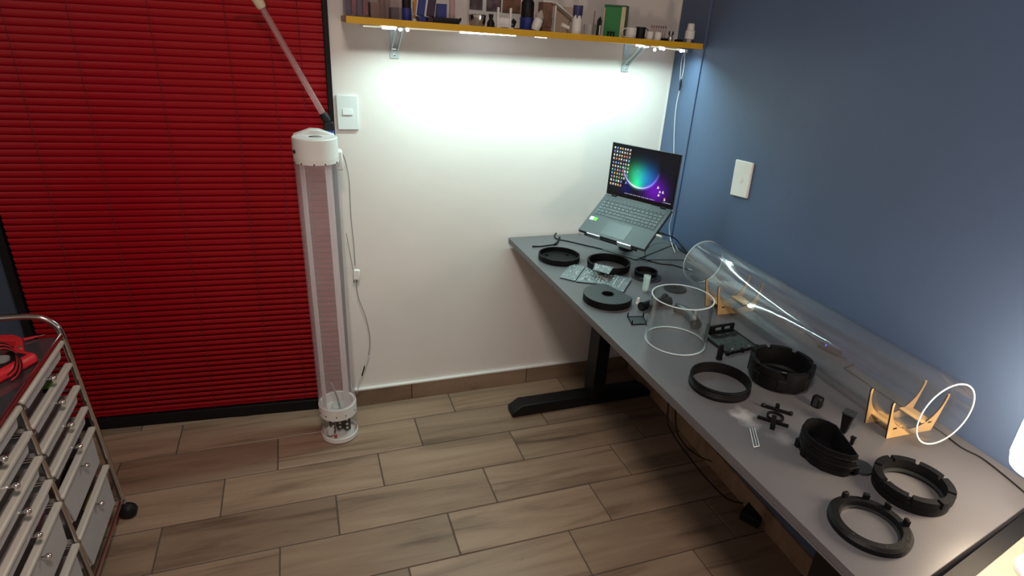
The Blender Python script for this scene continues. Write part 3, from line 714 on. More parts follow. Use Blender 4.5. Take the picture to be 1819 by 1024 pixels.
# glowing lamp on the cream table
base = Vector((-.318, -1.975, .7605)); gl = CP+ray(1884, 780)*1.12
t = thing('table_lamp', 'glowing warm white drum lamp with chrome stem at the right edge', 'lamp', base)
make('base', MB().lathe([(.001, .012), (.05, .012), (.06, .006), (.062, 0), (.001, 0)], base, 32), 'white', parent=t)
make('stem', MB().tube(spl([base+Vector((0, 0, .01)), base+Vector((0, .0, .06)), Vector((gl.x, gl.y, gl.z-.095))]), .005, 10), 'chrome2', parent=t)
make('collar', MB().cyl((gl.x, gl.y, gl.z-.100), (gl.x, gl.y, gl.z-.085), .022, n=20), 'chrome', parent=t)
make('shade', MB().lathe([(.001, -.088), (.035, -.088), (.052, -.080), (.0575, -.06), (.0585, 0), (.0575, .06), (.052, .080), (.035, .088), (.001, .088)], gl, 48), 'lampglow', parent=t)

# ------------------------------------------------------------------ laptop on its stand
O = Vector((-.531, -.312, .902)); y_ = -1.059; tl = .595; scr = 1.549; LW, LD, LH = .303, .213, .210
X = Vector((math.cos(y_), math.sin(y_), 0)); Fd = Vector((-math.sin(y_), math.cos(y_), 0))
D = Fd*math.cos(tl)+Vector((0, 0, math.sin(tl))); U = Fd*math.cos(scr)+Vector((0, 0, math.sin(scr)))
N = X.cross(D); SN = X.cross(U)
lt = thing('laptop', 'open slate grey laptop raised on a tilted stand', 'laptop', O+X*LW/2+D*LD/2-N*.012)
def lp(a, c, n=0): return O+X*a+D*c+N*n
def lbx(x0, x1, d0, d1, n0, n1): return MB().hexa([lp(x0, d0, n0), lp(x1, d0, n0), lp(x1, d1, n0), lp(x0, d1, n0)], [lp(x0, d0, n1), lp(x1, d0, n1), lp(x1, d1, n1), lp(x0, d1, n1)])
make('base', lbx(0, LW, 0, LD, -.014, 0), 'lap', parent=lt, bevel=.002)
make('keyboard_well', lbx(.012, LW-.012, .094, .190, 0, .0004), 'key', parent=lt)
make('touchpad', lbx(.097, .206, .012, .082, 0, .0006), mat('touchpad_glass', (.052, .066, .076), .4, metal=.15), parent=lt)
lab(make('chip_sticker', lbx(.012, .028, .064, .082, 0, .0006), 'pad', parent=lt), 'white and silver chip sticker')
lab(make('chip_sticker', lbx(.029, .046, .064, .082, 0, .0006), mat('green_sticker', (.12, .5, .03), .4), parent=lt), 'green chip sticker')
# keys: each a part, meshes shared by width
rows = [(.098, [(.0165, 3), (.09, 1), (.0165, 9)]), (.1135, [(.03, 1), (.0165, 11), (.03, 1)]), (.129, [(.025, 1), (.0165, 11), (.028, 1)]),
        (.1445, [(.022, 1), (.0165, 13), (.0165, 1)]), (.160, [(.0165, 14), (.025, 1)]), (.1755, [(.0165, 16)])]
kme = {}
Mk = Matrix((X, D, N)).transposed().to_4x4()
for d0, spec in rows:
    lst = [w for w, n_ in spec for _ in range(n_)]; tot = sum(lst); sc_ = (LW-.03)/tot; x = .015
    for w in lst:
        w *= sc_; kw = round(w, 4)
        if kw not in kme:
            k = make('key', MB().box((0, 0, 0), (w-.0026, .0128 if d0 < .17 else .010, .0014)), 'key', smooth=0)
            kme[kw] = (k.data, d0)
        else: k = bpy.data.objects.new('key', kme[kw][0]); COL.objects.link(k)
        k.parent = lt; p = lp(x+w/2, d0+.0068, .0012); m_ = Mk.copy(); m_.translation = p
        k.matrix_local = WM[lt.name].inverted() @ m_
        x += w
# key legends: far too small to pick apart
mb = MB(); rnd = random.Random(3)
for d0, spec in rows[1:5]:
    for i in range(14):
        a = .02+i*.0197+rnd.uniform(-.001, .001)
        mb.add([lp(a, d0+.005, .0021), lp(a+.004, d0+.005, .0021), lp(a+.004, d0+.0085, .0021), lp(a, d0+.0085, .0021)], [(0, 1, 2, 3)])
o = make('key_legend', mb, 'keyl', parent=lt, smooth=0); o['kind'] = 'stuff'
hg = O+D*LD
def lq(a, c, n=0): return hg+X*a+U*c+SN*n
def sbx(x0, x1, d0, d1, n0, n1): return MB().hexa([lq(x0, d0, n0), lq(x1, d0, n0), lq(x1, d1, n0), lq(x0, d1, n0)], [lq(x0, d0, n1), lq(x1, d0, n1), lq(x1, d1, n1), lq(x0, d1, n1)])
lid = make('lid', sbx(0, LW, 0, LH, -.006, 0), 'lap', parent=lt, bevel=.002)
make('bezel', sbx(.002, LW-.002, .002, LH-.002, 0, .0006), 'bezel', parent=lid)
for a in (.03, LW-.05): make('hinge', MB().cyl(lp(a, LD-.002, .001), lp(a+.022, LD-.002, .001), .004, n=12), 'blackrub', parent=lt)
# screen picture as a finely divided emissive mesh with vertex colours
NX, NY = 190, 120; sx0, sx1, sz0, sz1 = .006, LW-.006, .016, LH-.006
def clampc(c): return tuple(max(0, min(1.6, q)) for q in c)
rs = random.Random(11)
icons = {}
pal = [(.9, .6, .2), (.9, .9, .9), (.2, .6, .9), (.2, .8, .3), (.9, .25, .2), (.95, .8, .3), (.5, .5, .6), (1, 1, .9), (.3, .3, .9), (.9, .7, .4)]
for ci in range(7):
    for ri in range(11):
        if ci >= 5 and ri > 4+rs.randint(2, 5): continue
        icons[(ci, ri)] = rs.choice(pal)
def scol(u, v):
    # u 0..1 left to right, v 0..1 bottom to top, aspect 1.55
    c = [.004, .006, .010]
    ax, ay = (u-.475)*1.55, v-.62
    rad = math.hypot(ax, ay); R_ = .42
    def gs(cx, cy_, s): return math.exp(-(((u-cx)*1.55)**2+(v-cy_)**2)/(s*s))
    inside = 1/(1+math.exp((rad-R_)*60))
    g = gs(.42, .44, .20); g2 = gs(.44, .24, .13); bl = gs(.57, .40, .24); pu = gs(.72, .22, .22)
    c[1] += inside*(.55*g+.75*g2*1.1); c[2] += inside*(.14*g+.12*g2+.55*bl); c[0] += inside*(.03*g); c[1] += inside*.16*bl
    c[0] += .16*pu*(.35+.65*(1-inside)); c[2] += .50*pu*(.6+.4*(1-inside))
    lo = gs(.30, .12, .12); c[2] += .10*lo; 
    edge = math.exp(-((rad-R_)/.010)**2)+.35*math.exp(-((rad-R_)/.03)**2)
    if ay < -.02:
        k = edge*max(0, (-ay-.02)/.4)**.8
        w = max(0, 1-abs(u-.40)/.42); c[0] += k*(.25+.75*w*w); c[1] += k*(.2+.75*w*w); c[2] += k*1.2
    d = math.hypot((u-.43)*1.55, v-.545)
    if d < .008: c = [.3, 1, .8]
    # icon columns
    gx, gy = (u-.012)/.040, (.965-v)/.0765
    ci, ri = int(math.floor(gx)), int(math.floor(gy)); fx, fy = gx-ci, gy-ri
    if (ci, ri) in icons and .28 < fx < .80 and .18 < fy < .62: c = list(icons[(ci, ri)])
    if (ci, ri) in icons and .2 < fx < .85 and .70 < fy < .82: c = [.25, .25, .25]
    for (a, b2) in ((.765, .30), (.80, .22), (.845, .225), (.79, .15)):
        if abs(u-a) < .011*(1-(v-b2)/.05) and abs(v-b2) < .024: c = [.85, .8, .8]
    if abs(u-.885) < .012 and abs(v-.085) < .03: c = [.9, .35, .35] if v > .09 else [.9, .8, .8]
    if .018 < v < .036:
        if .27 < u < .74 and int(u*92) % 3 != 0: c = [.55, .55, .6] if int(u*31) % 2 else [.3, .3, .35]
        if .86 < u < .98 and int(u*170) % 2: c = [.6, .6, .6]
    return clampc(c)
vs_, fs_, cols = [], [], []
for j in range(NY+1):
    for i in range(NX+1): vs_.append(lq(sx0+(sx1-sx0)*i/NX, sz0+(sz1-sz0)*j/NY, .0010))
for j in range(NY):
    for i in range(NX):
        a = j*(NX+1)+i; fs_.append((a, a+1, a+NX+2, a+NX+1)); cols.append(scol((i+.5)/NX, (j+.5)/NY))
sm = bpy.data.materials.new('screen_picture'); sm.use_nodes = True; nt = sm.node_tree
pb = nt.nodes['Principled BSDF']; pb.inputs['Base Color'].default_value = (.004, .004, .005, 1); pb.inputs['Roughness'].default_value = .15
at_ = nt.nodes.new('ShaderNodeAttribute'); at_.attribute_name = 'picture'; nt.links.new(at_.outputs['Color'], pb.inputs['Emission Color']); pb.inputs['Emission Strength'].default_value = .85
mb = MB(); mb.v = vs_; mb.f = fs_
me = bpy.data.meshes.new('display'); inv = WM[lt.name].inverted(); me.from_pydata([inv @ v for v in vs_], [], fs_)
at2 = me.color_attributes.new('picture', 'FLOAT_COLOR', 'CORNER')
k = 0
for pi_, p in enumerate(me.polygons):
    for li in p.loop_indices: at2.data[li].color = (*cols[pi_], 1)
me.materials.append(sm)
disp = bpy.data.objects.new('display', me); COL.objects.link(disp); disp.parent = lid
WM[disp.name] = WM[lt.name]; lab(disp, 'lit screen with green and violet planet wallpaper and icons')
# stand
stc = O+X*LW*.5+D*.08
st = thing('laptop_stand', 'grey metal laptop stand with flat base under the laptop', 'stand', (stc.x, stc.y, H))
bq = [atz(1051, 438.5, H), atz(1129, 463, H), atz(1202, 434, H), atz(1118, 412, H)]
make('base_plate', MB().hexa([v+Vector((0, 0, .0003)) for v in bq], [v+Vector((0, 0, .005)) for v in bq]), 'standgrey', parent=st, bevel=.002)
bd = atz(1112, 437, H+.02); bd.z = H
make('swivel_disc', MB().lathe([(.030, .005), (.032, .018), (.030, .036), (.001, .036)], bd, 32), 'blackrub', parent=st)
a = bd+Vector((0, 0, .034)); c2 = lp(LW*.5, .10, -.02)
make('arm', MB().tube([a, a+Vector((0, 0, .02)), a*.4+c2*.6, c2], [.014, .013, .012, .016], 12), 'blackrub', parent=st)
make('cradle_plate', lbx(.05, .25, -.004, .19, -.0195, -.0145), 'alu', parent=st, bevel=.001)
for a in (.045, .185):
    make('front_lip', lbx(a, a+.062, -.007, -.001, -.019, .003), 'alu', parent=st, bevel=.0015)
make('front_bar', lbx(.03, .27, -.005, -.001, -.019, -.009), 'blackrub', parent=st)

# ------------------------------------------------------------------ cables on the desk
def cable(name, lb, pts, r, m, zz=None, cat='cable', k=6, end=None):
    P = [atz(p[0], p[1], H+(p[2] if len(p) > 2 else .003)) for p in pts]
    t = thing(name, lb, cat, Vector((P[0].x, P[0].y, H)))
    make('jacket', MB().tube(spl(P, k), r, 8), m, parent=t)
    if end: make('plug', MB().tube([atz(*end[0]), atz(*end[1])], end[2], 8), end[3], parent=t)
    return t
cable('black_cable', 'black cable looping from the laptop front along the desk', [(1034, 410, .012), (1015, 408, .006), (1000, 409), (990, 413), (985, 419), (990, 425), (1010, 429), (1040, 436), (1075, 444), (1110, 453), (1140, 459)], .0028, 'blackrub')
cable('black_cable', 'black cable arching behind the laptop to the clear tube', [(1146, 457), (1147, 446), (1158, 437), (1175, 433), (1195, 437), (1212, 447), (1228, 456), (1236, 464)], .0028, 'blackrub')
cable('black_cable', 'black cable with silver tip ending by the clear tube', [(1140, 459), (1155, 464), (1175, 469), (1195, 471), (1212, 476), (1222, 479)], .0026, 'blackrub', end=((1221, 478.5, H+.003), (1231, 481.5, H+.003), .003, 'alu'))
cable('black_cable', 'short black cable straight across behind the flanged ring', [(1130, 463, .0065), (1160, 462, .0065), (1195, 462, .0065), (1222, 463)], .0018, 'blackrub')
P = [lp(LW+.002, .10, -.008), lp(LW+.03, .10, -.01), atz(1200, 425, H+.05), atz(1222, 450, H+.012), atz(1238, 464, H+.004)]
t = thing('power_cable', 'black cable plugged into the right side of the laptop', 'cable', P[0])
make('jacket', MB().tube(spl(P, 8), .0027, 8), 'blackrub', parent=t)
make('plug', MB().tube([lp(LW+.001, .10, -.008), lp(LW+.022, .10, -.0085)], .0042, 8), 'blackrub', parent=t)
P = [lp(LW+.002, .085, -.008), lp(LW+.028, .085, -.012), atz(1196, 432, H+.03), atz(1205, 446, H+.004)]
t = thing('white_cable', 'short white cable plugged in just below the black one', 'cable', P[0])
make('jacket', MB().tube(spl(P, 8), .0013, 8), 'greyc', parent=t)
make('plug', MB().tube([lp(LW+.001, .085, -.008), lp(LW+.024, .085, -.010)], .0048, 8), 'white', parent=t)
# wall-side cable at the near end
P = [atz(x, y, H+.0025) for x, y in ((1300, 585), (1380, 622), (1440, 600), (1500, 655), (1600, 722), (1665, 763), (1700, 790), (1716, 800), (1745, 815), (1790, 850), (1830, 884))]
P = [Vector((min(p.x, wallx(p.y)-.008), p.y, p.z)) for p in P[3:]]
t = thing('thin_black_cord', 'thin dark cord lying along the blue wall towards the lamp', 'cable', P[-3])
make('jacket', MB().tube(spl(P, 6), .0018, 8), 'blackrub', parent=t)
q = atz(1472, 625, H); 
t = thing('usb_hub', 'small black adapter with blue light behind the clear tube', 'adapter', q)
R = Matrix.Rotation(-1.35, 3, 'Z')
make('case', MB().box(q+Vector((0, 0, .008)), (.07, .024, .014), R), 'blackrub', parent=t, bevel=.004)
make('indicator', MB().ball(q+Vector((-.004, .012, .016)), .0022, 10, 6), 'ledblue', parent=t)
make('lead', MB().tube(spl([q+R@Vector((.034, 0, .006)), q+R@Vector((.08, .0, .003)), Vector((P[0].x, P[0].y, H+.003))]), .0018, 8), 'blackrub', parent=t)
P = [q+R@Vector((-.036, 0, .006)), atz(1440, 598, H+.003), atz(1415, 582, H+.003)]
make('lead', MB().tube(spl(P), .0018, 8), 'blackrub', parent=t)

# ------------------------------------------------------------------ printed parts on the desk
def cz(px, py, h=0): p = atz(px, py, H+h); return Vector((p.x, p.y, H+.0004))
def notch(t, n, w, ph=0):
    a = ((t-ph)/(2*PI)*n) % 1.0
    return abs(a-.5) < w/2
# round tray
c = cz(993, 456, .011); t = thing('round_tray', 'black round printed tray with low rim at the desk far end', 'tray', c, 'black printed parts laid out on the desk')
make('dish', MB().lathe([(.001, .0), (.082, .0), (.084, .002), (.084, .022), (.079, .022), (.079, .004), (.001, .004)], c, 64), 'pla', parent=t)
for a in (.5, 2.3, 3.9, 5.3):
    make('standoff', MB().lathe([(.007, .004), (.007, .009), (.003, .009), (.003, .004)], c+Vector((.055*math.cos(a), .055*math.sin(a), 0)), 16), 'pla', parent=t)
for a in (3.6, 4.25, 6.1): make('rim_lug', MB().box(c+Vector((.081*math.cos(a), .081*math.sin(a), .012)), (.004, .02, .022), Matrix.Rotation(a, 3, 'Z')), 'pla', parent=t)
# little arm behind the tray
p = [atz(x, y, H+.004) for x, y in ((947, 438), (960, 438), (990, 434))]
t = thing('printed_lever', 'thin black printed lever behind the round tray', 'printed part', Vector((p[1].x, p[1].y, H)), 'black printed parts laid out on the desk')
make('bar', MB().tube(p, [.0035, .0028, .003], 8), 'pla', parent=t); make('tip', MB().ball(p[0], .0042, 10, 6), 'pla', parent=t)
p2 = [atz(x, y, H+.004) for x, y in ((985, 435), (991, 430), (994, 422))]
make('side_arm', MB().tube(p2, [.005, .004, .0045], 8), 'pla', parent=t)
# plain ring
c = cz(1081, 470, .015); t = thing('printed_ring', 'black plain ring with tall wall under the small silver board', 'ring', c, 'black printed parts laid out on the desk')
make('wall', MB().lathe([(.077, 0), (.083, 0), (.083, .012), (.085, .014), (.085, .030), (.078, .030)], c, 64, closed=True), 'pla', parent=t)
make('inner_lip', MB().lathe([(.074, .0), (.0775, .0), (.0775, .006), (.074, .006)], c, 64, closed=True), 'pla', parent=t)
# flanged ring
c = cz(1148, 491, .003); t = thing('flanged_ring', 'small black ring standing on a wide thin flange', 'ring', c, 'black printed parts laid out on the desk')
make('flange', MB().lathe([(.036, 0), (.058, 0), (.058, .003), (.036, .003)], c, 48, closed=True), 'pla2', parent=t)
c3 = c+Vector((.006, .016, 0))
make('collar', MB().lathe([(.037, .003), (.042, .003), (.045, .020), (.039, .020)], c3, 48, closed=True), 'pla', parent=t)
# disc with wedge missing
c = cz(1079, 528, .013); pc = atz(1121, 528, H+.026)-Vector((c.x, c.y, 0)); a0 = math.atan2(pc.y, pc.x)
pc2 = atz(1090, 503, H+.026)-Vector((c.x, c.y, 0)); a1 = math.atan2(pc2.y, pc2.x)
if a1 < a0: a1 += 2*PI
t = thing('notched_disc', 'thick black disc with centre hole and missing wedge', 'disc', c, 'black printed parts laid out on the desk')
A_, B5 = atz(1074, 503, H+.026), atz(1122, 528, H+.026); mid = (A_+B5)/2-c; chn = Vector((B5.y-A_.y, A_.x-B5.x, 0)).normalized()
if chn.x*mid.x+chn.y*mid.y < 0: chn = -chn
cd_ = abs(chn.x*mid.x+chn.y*mid.y); cphi = math.atan2(chn.y, chn.x)
def chord(R_):
    def f(a):
        q = math.cos(a-cphi); return min(R_, cd_/q) if q > .05 else R_
    return f
make('disc_body', MB().ringf(.022, chord(.084), 0, .025, c, 240), 'pla2', parent=t)
make('hub_sleeve', MB().lathe([(.0200, 0), (.0225, 0), (.0225, .0255), (.0200, .0255)], c, 40, closed=True), 'pla', parent=t)
make('outer_skirt', MB().ringf(lambda a: chord(.0846)(a)-.003, lambda a: chord(.0846)(a)+.0003, 0, .0235, c, 240), 'pla', parent=t)
# silver boards
def board(lb, pix, hz, seed, npad):
    q = [atz(930+x/5.119, 400+y/5.12, H+hz) for x, y in pix]
    ctr = sum(q, Vector())/4
    t = thing('circuit_board', lb, 'circuit board', Vector((ctr.x, ctr.y, H+hz)), 'silver circuit boards on the desk')
    make('panel', MB().hexa(q, [v+Vector((0, 0, .0016)) for v in q]), 'pcb', parent=t)
    rr = random.Random(seed); mb = MB(); mb2 = MB()
    for i in range(npad):
        u, v = rr.uniform(.06, .94), rr.uniform(.08, .92)
        if rr.random() < .5: u = round(u*9)/9*.9+.05
        p = (q[0]*(1-u)+q[1]*u)*(1-v)+(q[3]*(1-u)+q[2]*u)*v
        s = rr.choice((.0015, .002, .003)); 
        (mb if rr.random() < .94 else mb2).box(p+Vector((0, 0, .0022)), (s*rr.choice((1, 1, 2.2)), s, .0014))
    o = make('solder_pads', mb, 'pad', parent=t, smooth=0); o['kind'] = 'stuff'
    if mb2.v: o = make('components', mb2, 'blackrub', parent=t, smooth=0); o['kind'] = 'stuff'
    for (u, v) in ((.06, .08), (.94, .92)):
        p = (q[0]*(1-u)+q[1]*u)*(1-v)+(q[3]*(1-u)+q[2]*u)*v
        make('corner_hole', MB().cyl(p+Vector((0, 0, .0012)), p+Vector((0, 0, .0019)), .0028, n=12), 'pad', parent=t)
    return t, q
board('silver circuit board nearest the round tray', [(435, 352), (562, 380), (466, 512), (328, 478)], .0030, 1, 40)
board('middle silver circuit board, densest with parts', [(568, 386), (822, 452), (776, 548), (474, 516)], .0030, 2, 210)
board('small silver circuit board resting on the plain ring', [(650, 352), (818, 386), (776, 450), (630, 410)], .0315, 3, 46)
t, q = board('silver circuit board beside the cut side of the notched disc', [(828, 454), (985, 490), (905, 614), (760, 560)], .0060, 4, 26)
for v_ in (.25, .62):
    a = q[0]*(1-v_)+q[1]*v_; b4 = q[3]*(1-v_)+q[2]*v_
    make('slot_strip', MB().tube([a*.85+b4*.15+Vector((0, 0, .002)), a*.2+b4*.8+Vector((0, 0, .002))], .0012, 6), 'pad', parent=t)
# small bottle
c = cz(1146, 517); t = thing('tiny_bottle', 'tiny clear bottle with white cap in front of the flanged ring', 'bottle', c)
k_ = .92
make('glass_body', MB().lathe([(.001, 0), (.010, 0), (.0118, .006), (.0118, .042), (.0105, .042), (.0105, .008), (.001, .002)], c, 28), 'milky', parent=t)
make('cap', MB().lathe([(.0125, .042), (.0130, .060), (.011, .0605), (.010, .047), (.001, .047)], c, 28), 'milky', parent=t)
make('foot', MB().lathe([(.001, .0005), (.0095, .0005), (.0095, .010), (.001, .010)], c, 20), 'white', parent=t)
# elbows
def elbow(name, lb, pix, rr, extra=None):
    P = [atz(x, y, H+r+.0005) for (x, y), r in zip(pix, rr)]
    t = thing(name, lb, 'pipe', Vector((P[1].x, P[1].y, H)), 'black printed parts laid out on the desk')
    S = spl(P, 5); R_ = []
    for i in range(len(S)):
        f = i/5; k = min(int(f), len(rr)-2); R_.append(rr[k]*(1-(f-k))+rr[k+1]*(f-k))
    make('pipe_body', MB().tube(S, R_, 20), 'pla2' if extra else 'pla', parent=t)
    for p, d, r in ((S[0], (S[1]-S[0]).normalized(), R_[0]), (S[-1], (S[-2]-S[-1]).normalized(), R_[-1])):
        make('collar', MB().cyl(p-d*.001, p+d*.007, r*1.12, n=24), 'pla', parent=t)
        make('bore', MB().cyl(p-d*.0015, p-d*.0009, r*.8, n=20), 'slotdark', parent=t)
    return t
elbow('pipe_elbow', 'black pipe elbow half inside the clear cylinder outline', [(1139, 545), (1152, 541), (1166, 537), (1191, 536)], [.0135, .0135, .014, .0145])
t = elbow('pipe_elbow', 'black bent pipe seen through the clear cylinder', [(1200, 547), (1213, 551), (1227, 560), (1236, 577)], [.0145, .0155, .017, .016], 1)
p = atz(1180, 528, H+.02); t2 = thing('pipe_stub', 'short black tapered stub leaning on the pipe elbow', 'pipe', Vector((p.x, p.y, H)), 'black printed parts laid out on the desk')
make('cone', MB().tube([atz(1170, 536, H+.024), atz(1181, 528, H+.022)], [.008, .011], 16), 'pla', parent=t2); make('end_ring', MB().tube([atz(1180.5, 528.5, H+.022), atz(1182, 527, H+.022)], .012, 16), 'pla', parent=t2)
c = atz(1133, 531, H+.02); t = thing('white_nozzle', 'tiny white nozzle beside the pipe elbow opening', 'nozzle', Vector((c.x, c.y, H)))
cb = cz(1133, 540)
make('cone', MB().lathe([(.001, 0), (.0065, 0), (.0045, .022), (.001, .024)], cb, 16), 'white', parent=t); make('collar', MB().lathe([(.0075, .0), (.0075, .004), (.005, .005)], cb, 16), 'white', parent=t)
# four-post frame
q = [atz(930+x/5.119, 400+y/5.12, H+.001) for x, y in ((947, 838), (1088, 835), (1118, 903), (985, 908))]
ctr = sum(q, Vector())/4
t = thing('four_post_frame', 'small black square frame with four upright posts', 'frame', Vector((ctr.x, ctr.y, H)), 'black printed parts laid out on the desk')
make('plate', MB().hexa([ctr+(v-ctr)*.9 for v in q], [ctr+(v-ctr)*.9+Vector((0, 0, .0012)) for v in q]), 'pla2', parent=t)
for i in range(4):
    make('rail', MB().tube([q[i]+Vector((0, 0, .001)), q[(i+1) % 4]+Vector((0, 0, .001))], .0018, 6), 'pla', parent=t)
    make('post', MB().cyl(q[i], q[i]+Vector((0, 0, .0165)), .0024, .0018, n=8), 'pla', parent=t)
# small disc with hub
c = cz(1199, 513, .003); t = thing('hub_disc', 'thin black ribbed disc with small hub', 'disc', c, 'black printed parts laid out on the desk')
make('plate', MB().lathe([(.001, .0), (.041, 0), (.042, .003), (.040, .005), (.001, .005)], c, 48), 'pla', parent=t)
make('hub', MB().lathe([(.009, .005), (.008, .012), (.003, .012), (.003, .005)], c+Vector((-.003, .006, 0)), 20), 'pla', parent=t)
for r in (.018, .026, .034): make('rib', MB().lathe([(r, .005), (r+.0015, .005), (r+.0015, .0062), (r, .0062)], c, 48, closed=True), 'pla2', parent=t)
# standing clear cylinder
c = cz(1198.5, 606); t = thing('clear_cylinder', 'short clear acrylic cylinder standing open on the desk', 'cylinder', c)
CR, CH = .092, .150
make('wall', MB().lathe([(CR, .0), (CR, CH), (CR-.004, CH), (CR-.004, 0)], c, 96), 'clear', parent=t)
for z_ in (.0015, CH):
    make('edge_light_rim', MB().lathe([(CR-.0040, z_-.0008), (CR+.0003, z_-.0008), (CR+.0003, z_+.0008), (CR-.0040, z_+.0008)], c, 96, closed=True), 'rim', parent=t)  # pale ring paints the light caught in the cut edge
# honeycomb plate
q = [atz(1100+x/5.12, 460+y/5.12, H+.006) for x, y in ((768, 695), (985, 862), (1253, 802), (1035, 645))]
ctr = sum(q, Vector())/4
t = thing('lattice_plate', 'black openwork lattice plate with slotted bracket', 'plate', Vector((ctr.x, ctr.y, H)), 'black printed parts laid out on the desk')
make('backing', MB().hexa([v-Vector((0, 0, .0055)) for v in q], [v-Vector((0, 0, .003)) for v in q]), 'pla', parent=t)
for i in range(4): make('frame_bar', MB().tube([q[i], q[(i+1) % 4]], .0038, 8), 'pla', parent=t)
mb = MB(); NB = 15
for i in range(1, NB):
    f = i/NB; mb.tube([q[0].lerp(q[1], f), q[3].lerp(q[2], f)], .0013, 5); 
for i in range(1, 17):
    f = i/17; mb.tube([q[0].lerp(q[3], f)+Vector((0, 0, .0008)), q[1].lerp(q[2], f)+Vector((0, 0, .0008))], .0013, 5)
o = make('lattice', mb, 'pla2', parent=t); o['kind'] = 'stuff'
a = atz(1100+810/5.12, 460+690/5.12, H+.006); b4 = atz(1100+1030/5.12, 460+655/5.12, H+.006); dr = (b4-a).normalized(); L = (b4-a).length
poly = [(0, 0), (L, 0), (L, .022), (L-.006, .03), (.006, .03), (0, .022)]
# upright bracket with an oblong slot: built from bars around the slot
for (x0_, x1_, z0_, z1_) in ((0, L, 0, .010), (0, L, .022, .029), (0, L*.22, .010, .022), (L*.52, L*.60, .010, .022), (L*.88, L, .010, .022)):
    make('bracket_bar', MB().prism([(x0_, z0_), (x1_, z0_), (x1_, z1_), (x0_, z1_)], a, dr, (0, 0, 1), dr.cross(Vector((0, 0, 1))), -.004, .004), 'pla', parent=t, bevel=.001)
for f in (.0, .5, 1):
    p = q[1].lerp(q[2], f); make('corner_lug', MB().cyl(p-Vector((0, 0, .006)), p+Vector((0, 0, .006)), .006, n=12), 'pla', parent=t)
for (x, y) in ((1180, 795), (1030, 825)):
    p = atz(1100+x/5.12, 460+y/5.12, H+.009); make('screw', MB().cyl(p, p+Vector((0, 0, .002)), .0032, n=10), 'alu', parent=t)
# peg
c = cz(1277, 638); t = thing('round_peg', 'small black upright peg beside the lattice plate', 'peg', c, 'black printed parts laid out on the desk')
make('shaft', MB().lathe([(.001, 0), (.0085, 0), (.0085, .030), (.0065, .034), (.0065, .046), (.001, .048)], c, 20), 'pla', parent=t)
make('foot_ring', MB().lathe([(.0095, 0), (.0095, .004), (.0085, .005)], c, 20), 'pla', parent=t)
# thin ring
c = cz(1278, 680, .013); t = thing('slim_ring', 'black slim threaded ring at the middle of the desk edge', 'ring', c, 'black printed parts laid out on the desk')
make('wall', MB().lathe([(.074, 0), (.079, 0), (.0805, .004), (.0805, .010), (.078, .012), (.078, .023), (.0800, .025), (.079, .030), (.075, .030)], c, 80, closed=True), 'pla', parent=t)
for zz in (.014, .017, .020): make('thread', MB().lathe([(.078, zz-.001), (.0792, zz), (.078, zz+.001)], c, 80, closed=True), 'pla', parent=t)
# big notched bowl
c = cz(1384, 664, .022); t = thing('deep_housing', 'deep black round housing with notched rim', 'housing', c, 'black printed parts laid out on the desk')
make('shell', MB().lathe([(.001, 0), (.064, 0), (.076, .006), (.081, .020), (.082, .050), (.078, .052), (.078, .060), (.073, .060), (.072, .012), (.066, .006), (.001, .006)], c, 80), 'pla', parent=t)
make('notched_rim', MB().ringf(.072, lambda a: .078 if notch(a, 7, .16) else .084, .048, lambda a: .060 if notch(a, 7, .16) else .067, c, 280), 'pla', parent=t)
for i in range(7):
    a = 2*PI*(i+.5)/7; make('outer_lug', MB().box(c+Vector((.079*math.cos(a), .079*math.sin(a), .028)), (.008, .022, .03), Matrix.Rotation(a, 3, 'Z')), 'pla', parent=t, bevel=.002)
p = atz(1364, 640, H+.03); make('inner_boss', MB().cyl(c+Vector((-.045, .045, .006)), c+Vector((-.045, .045, .034)), .009, n=20), 'pla', parent=t)
make('metal_strip', MB().box(c+Vector((-.004, -.002, .030)), (.06, .002, .0025), Matrix.Rotation(-.75, 3, 'Z')), 'alu', parent=t)
make('inner_step', MB().box(c+Vector((.004, -.024, .012)), (.07, .034, .02), Matrix.Rotation(-.75, 3, 'Z')), 'pla2', parent=t, bevel=.002)
# small block
c = cz(1449, 723); t = thing('rounded_block', 'small black rounded block right of the deep housing', 'block', c, 'black printed parts laid out on the desk')
make('block_body', MB().box(c+Vector((0, 0, .016)), (.022, .026, .032), Matrix.Rotation(.3, 3, 'Z')), 'pla', parent=t, bevel=.006)
make('side_groove', MB().box(c+Vector((0, 0, .016)), (.0235, .010, .022), Matrix.Rotation(.3, 3, 'Z')), 'pla2', parent=t)
# cross bracket
c = cz(1377, 741, .004); t = thing('cross_bracket', 'flat black bracket with small ring between two bars', 'bracket', c, 'black printed parts laid out on the desk')
make('ring', MB().lathe([(.0165, .001), (.0205, .001), (.0205, .007), (.0165, .007)], c, 40, closed=True), 'pla', parent=t)
def pbar(a, b5, w, h, z0_=.0005):
    A_, B5 = atz(*a, H+z0_), atz(*b5, H+z0_); d = (B5-A_).normalized(); s = Vector((-d.y, d.x, 0))*w/2
    return MB().hexa([A_-s, B5-s, B5+s, A_+s], [v+Vector((0, 0, h)) for v in (A_-s, B5-s, B5+s, A_+s)]), A_, B5
mb, A_, B5 = pbar((1355, 723), (1404, 738), .006, .007); make('long_bar', mb, 'pla', parent=t)
for p in (A_, B5): make('ball_end', MB().ball(p+Vector((0, 0, .005)), .0058, 12, 8), 'pla', parent=t)
mb, A_, B5 = pbar((1345, 743), (1400, 760), .006, .007); make('long_bar', mb, 'pla', parent=t)
mb, A_, B5 = pbar((1374, 745), (1371, 764), .011, .012); make('tongue', mb, 'pla', parent=t)
mb, A_, B5 = pbar((1380, 724), (1380, 728), .009, .012); make('top_nub', mb, 'pla', parent=t)
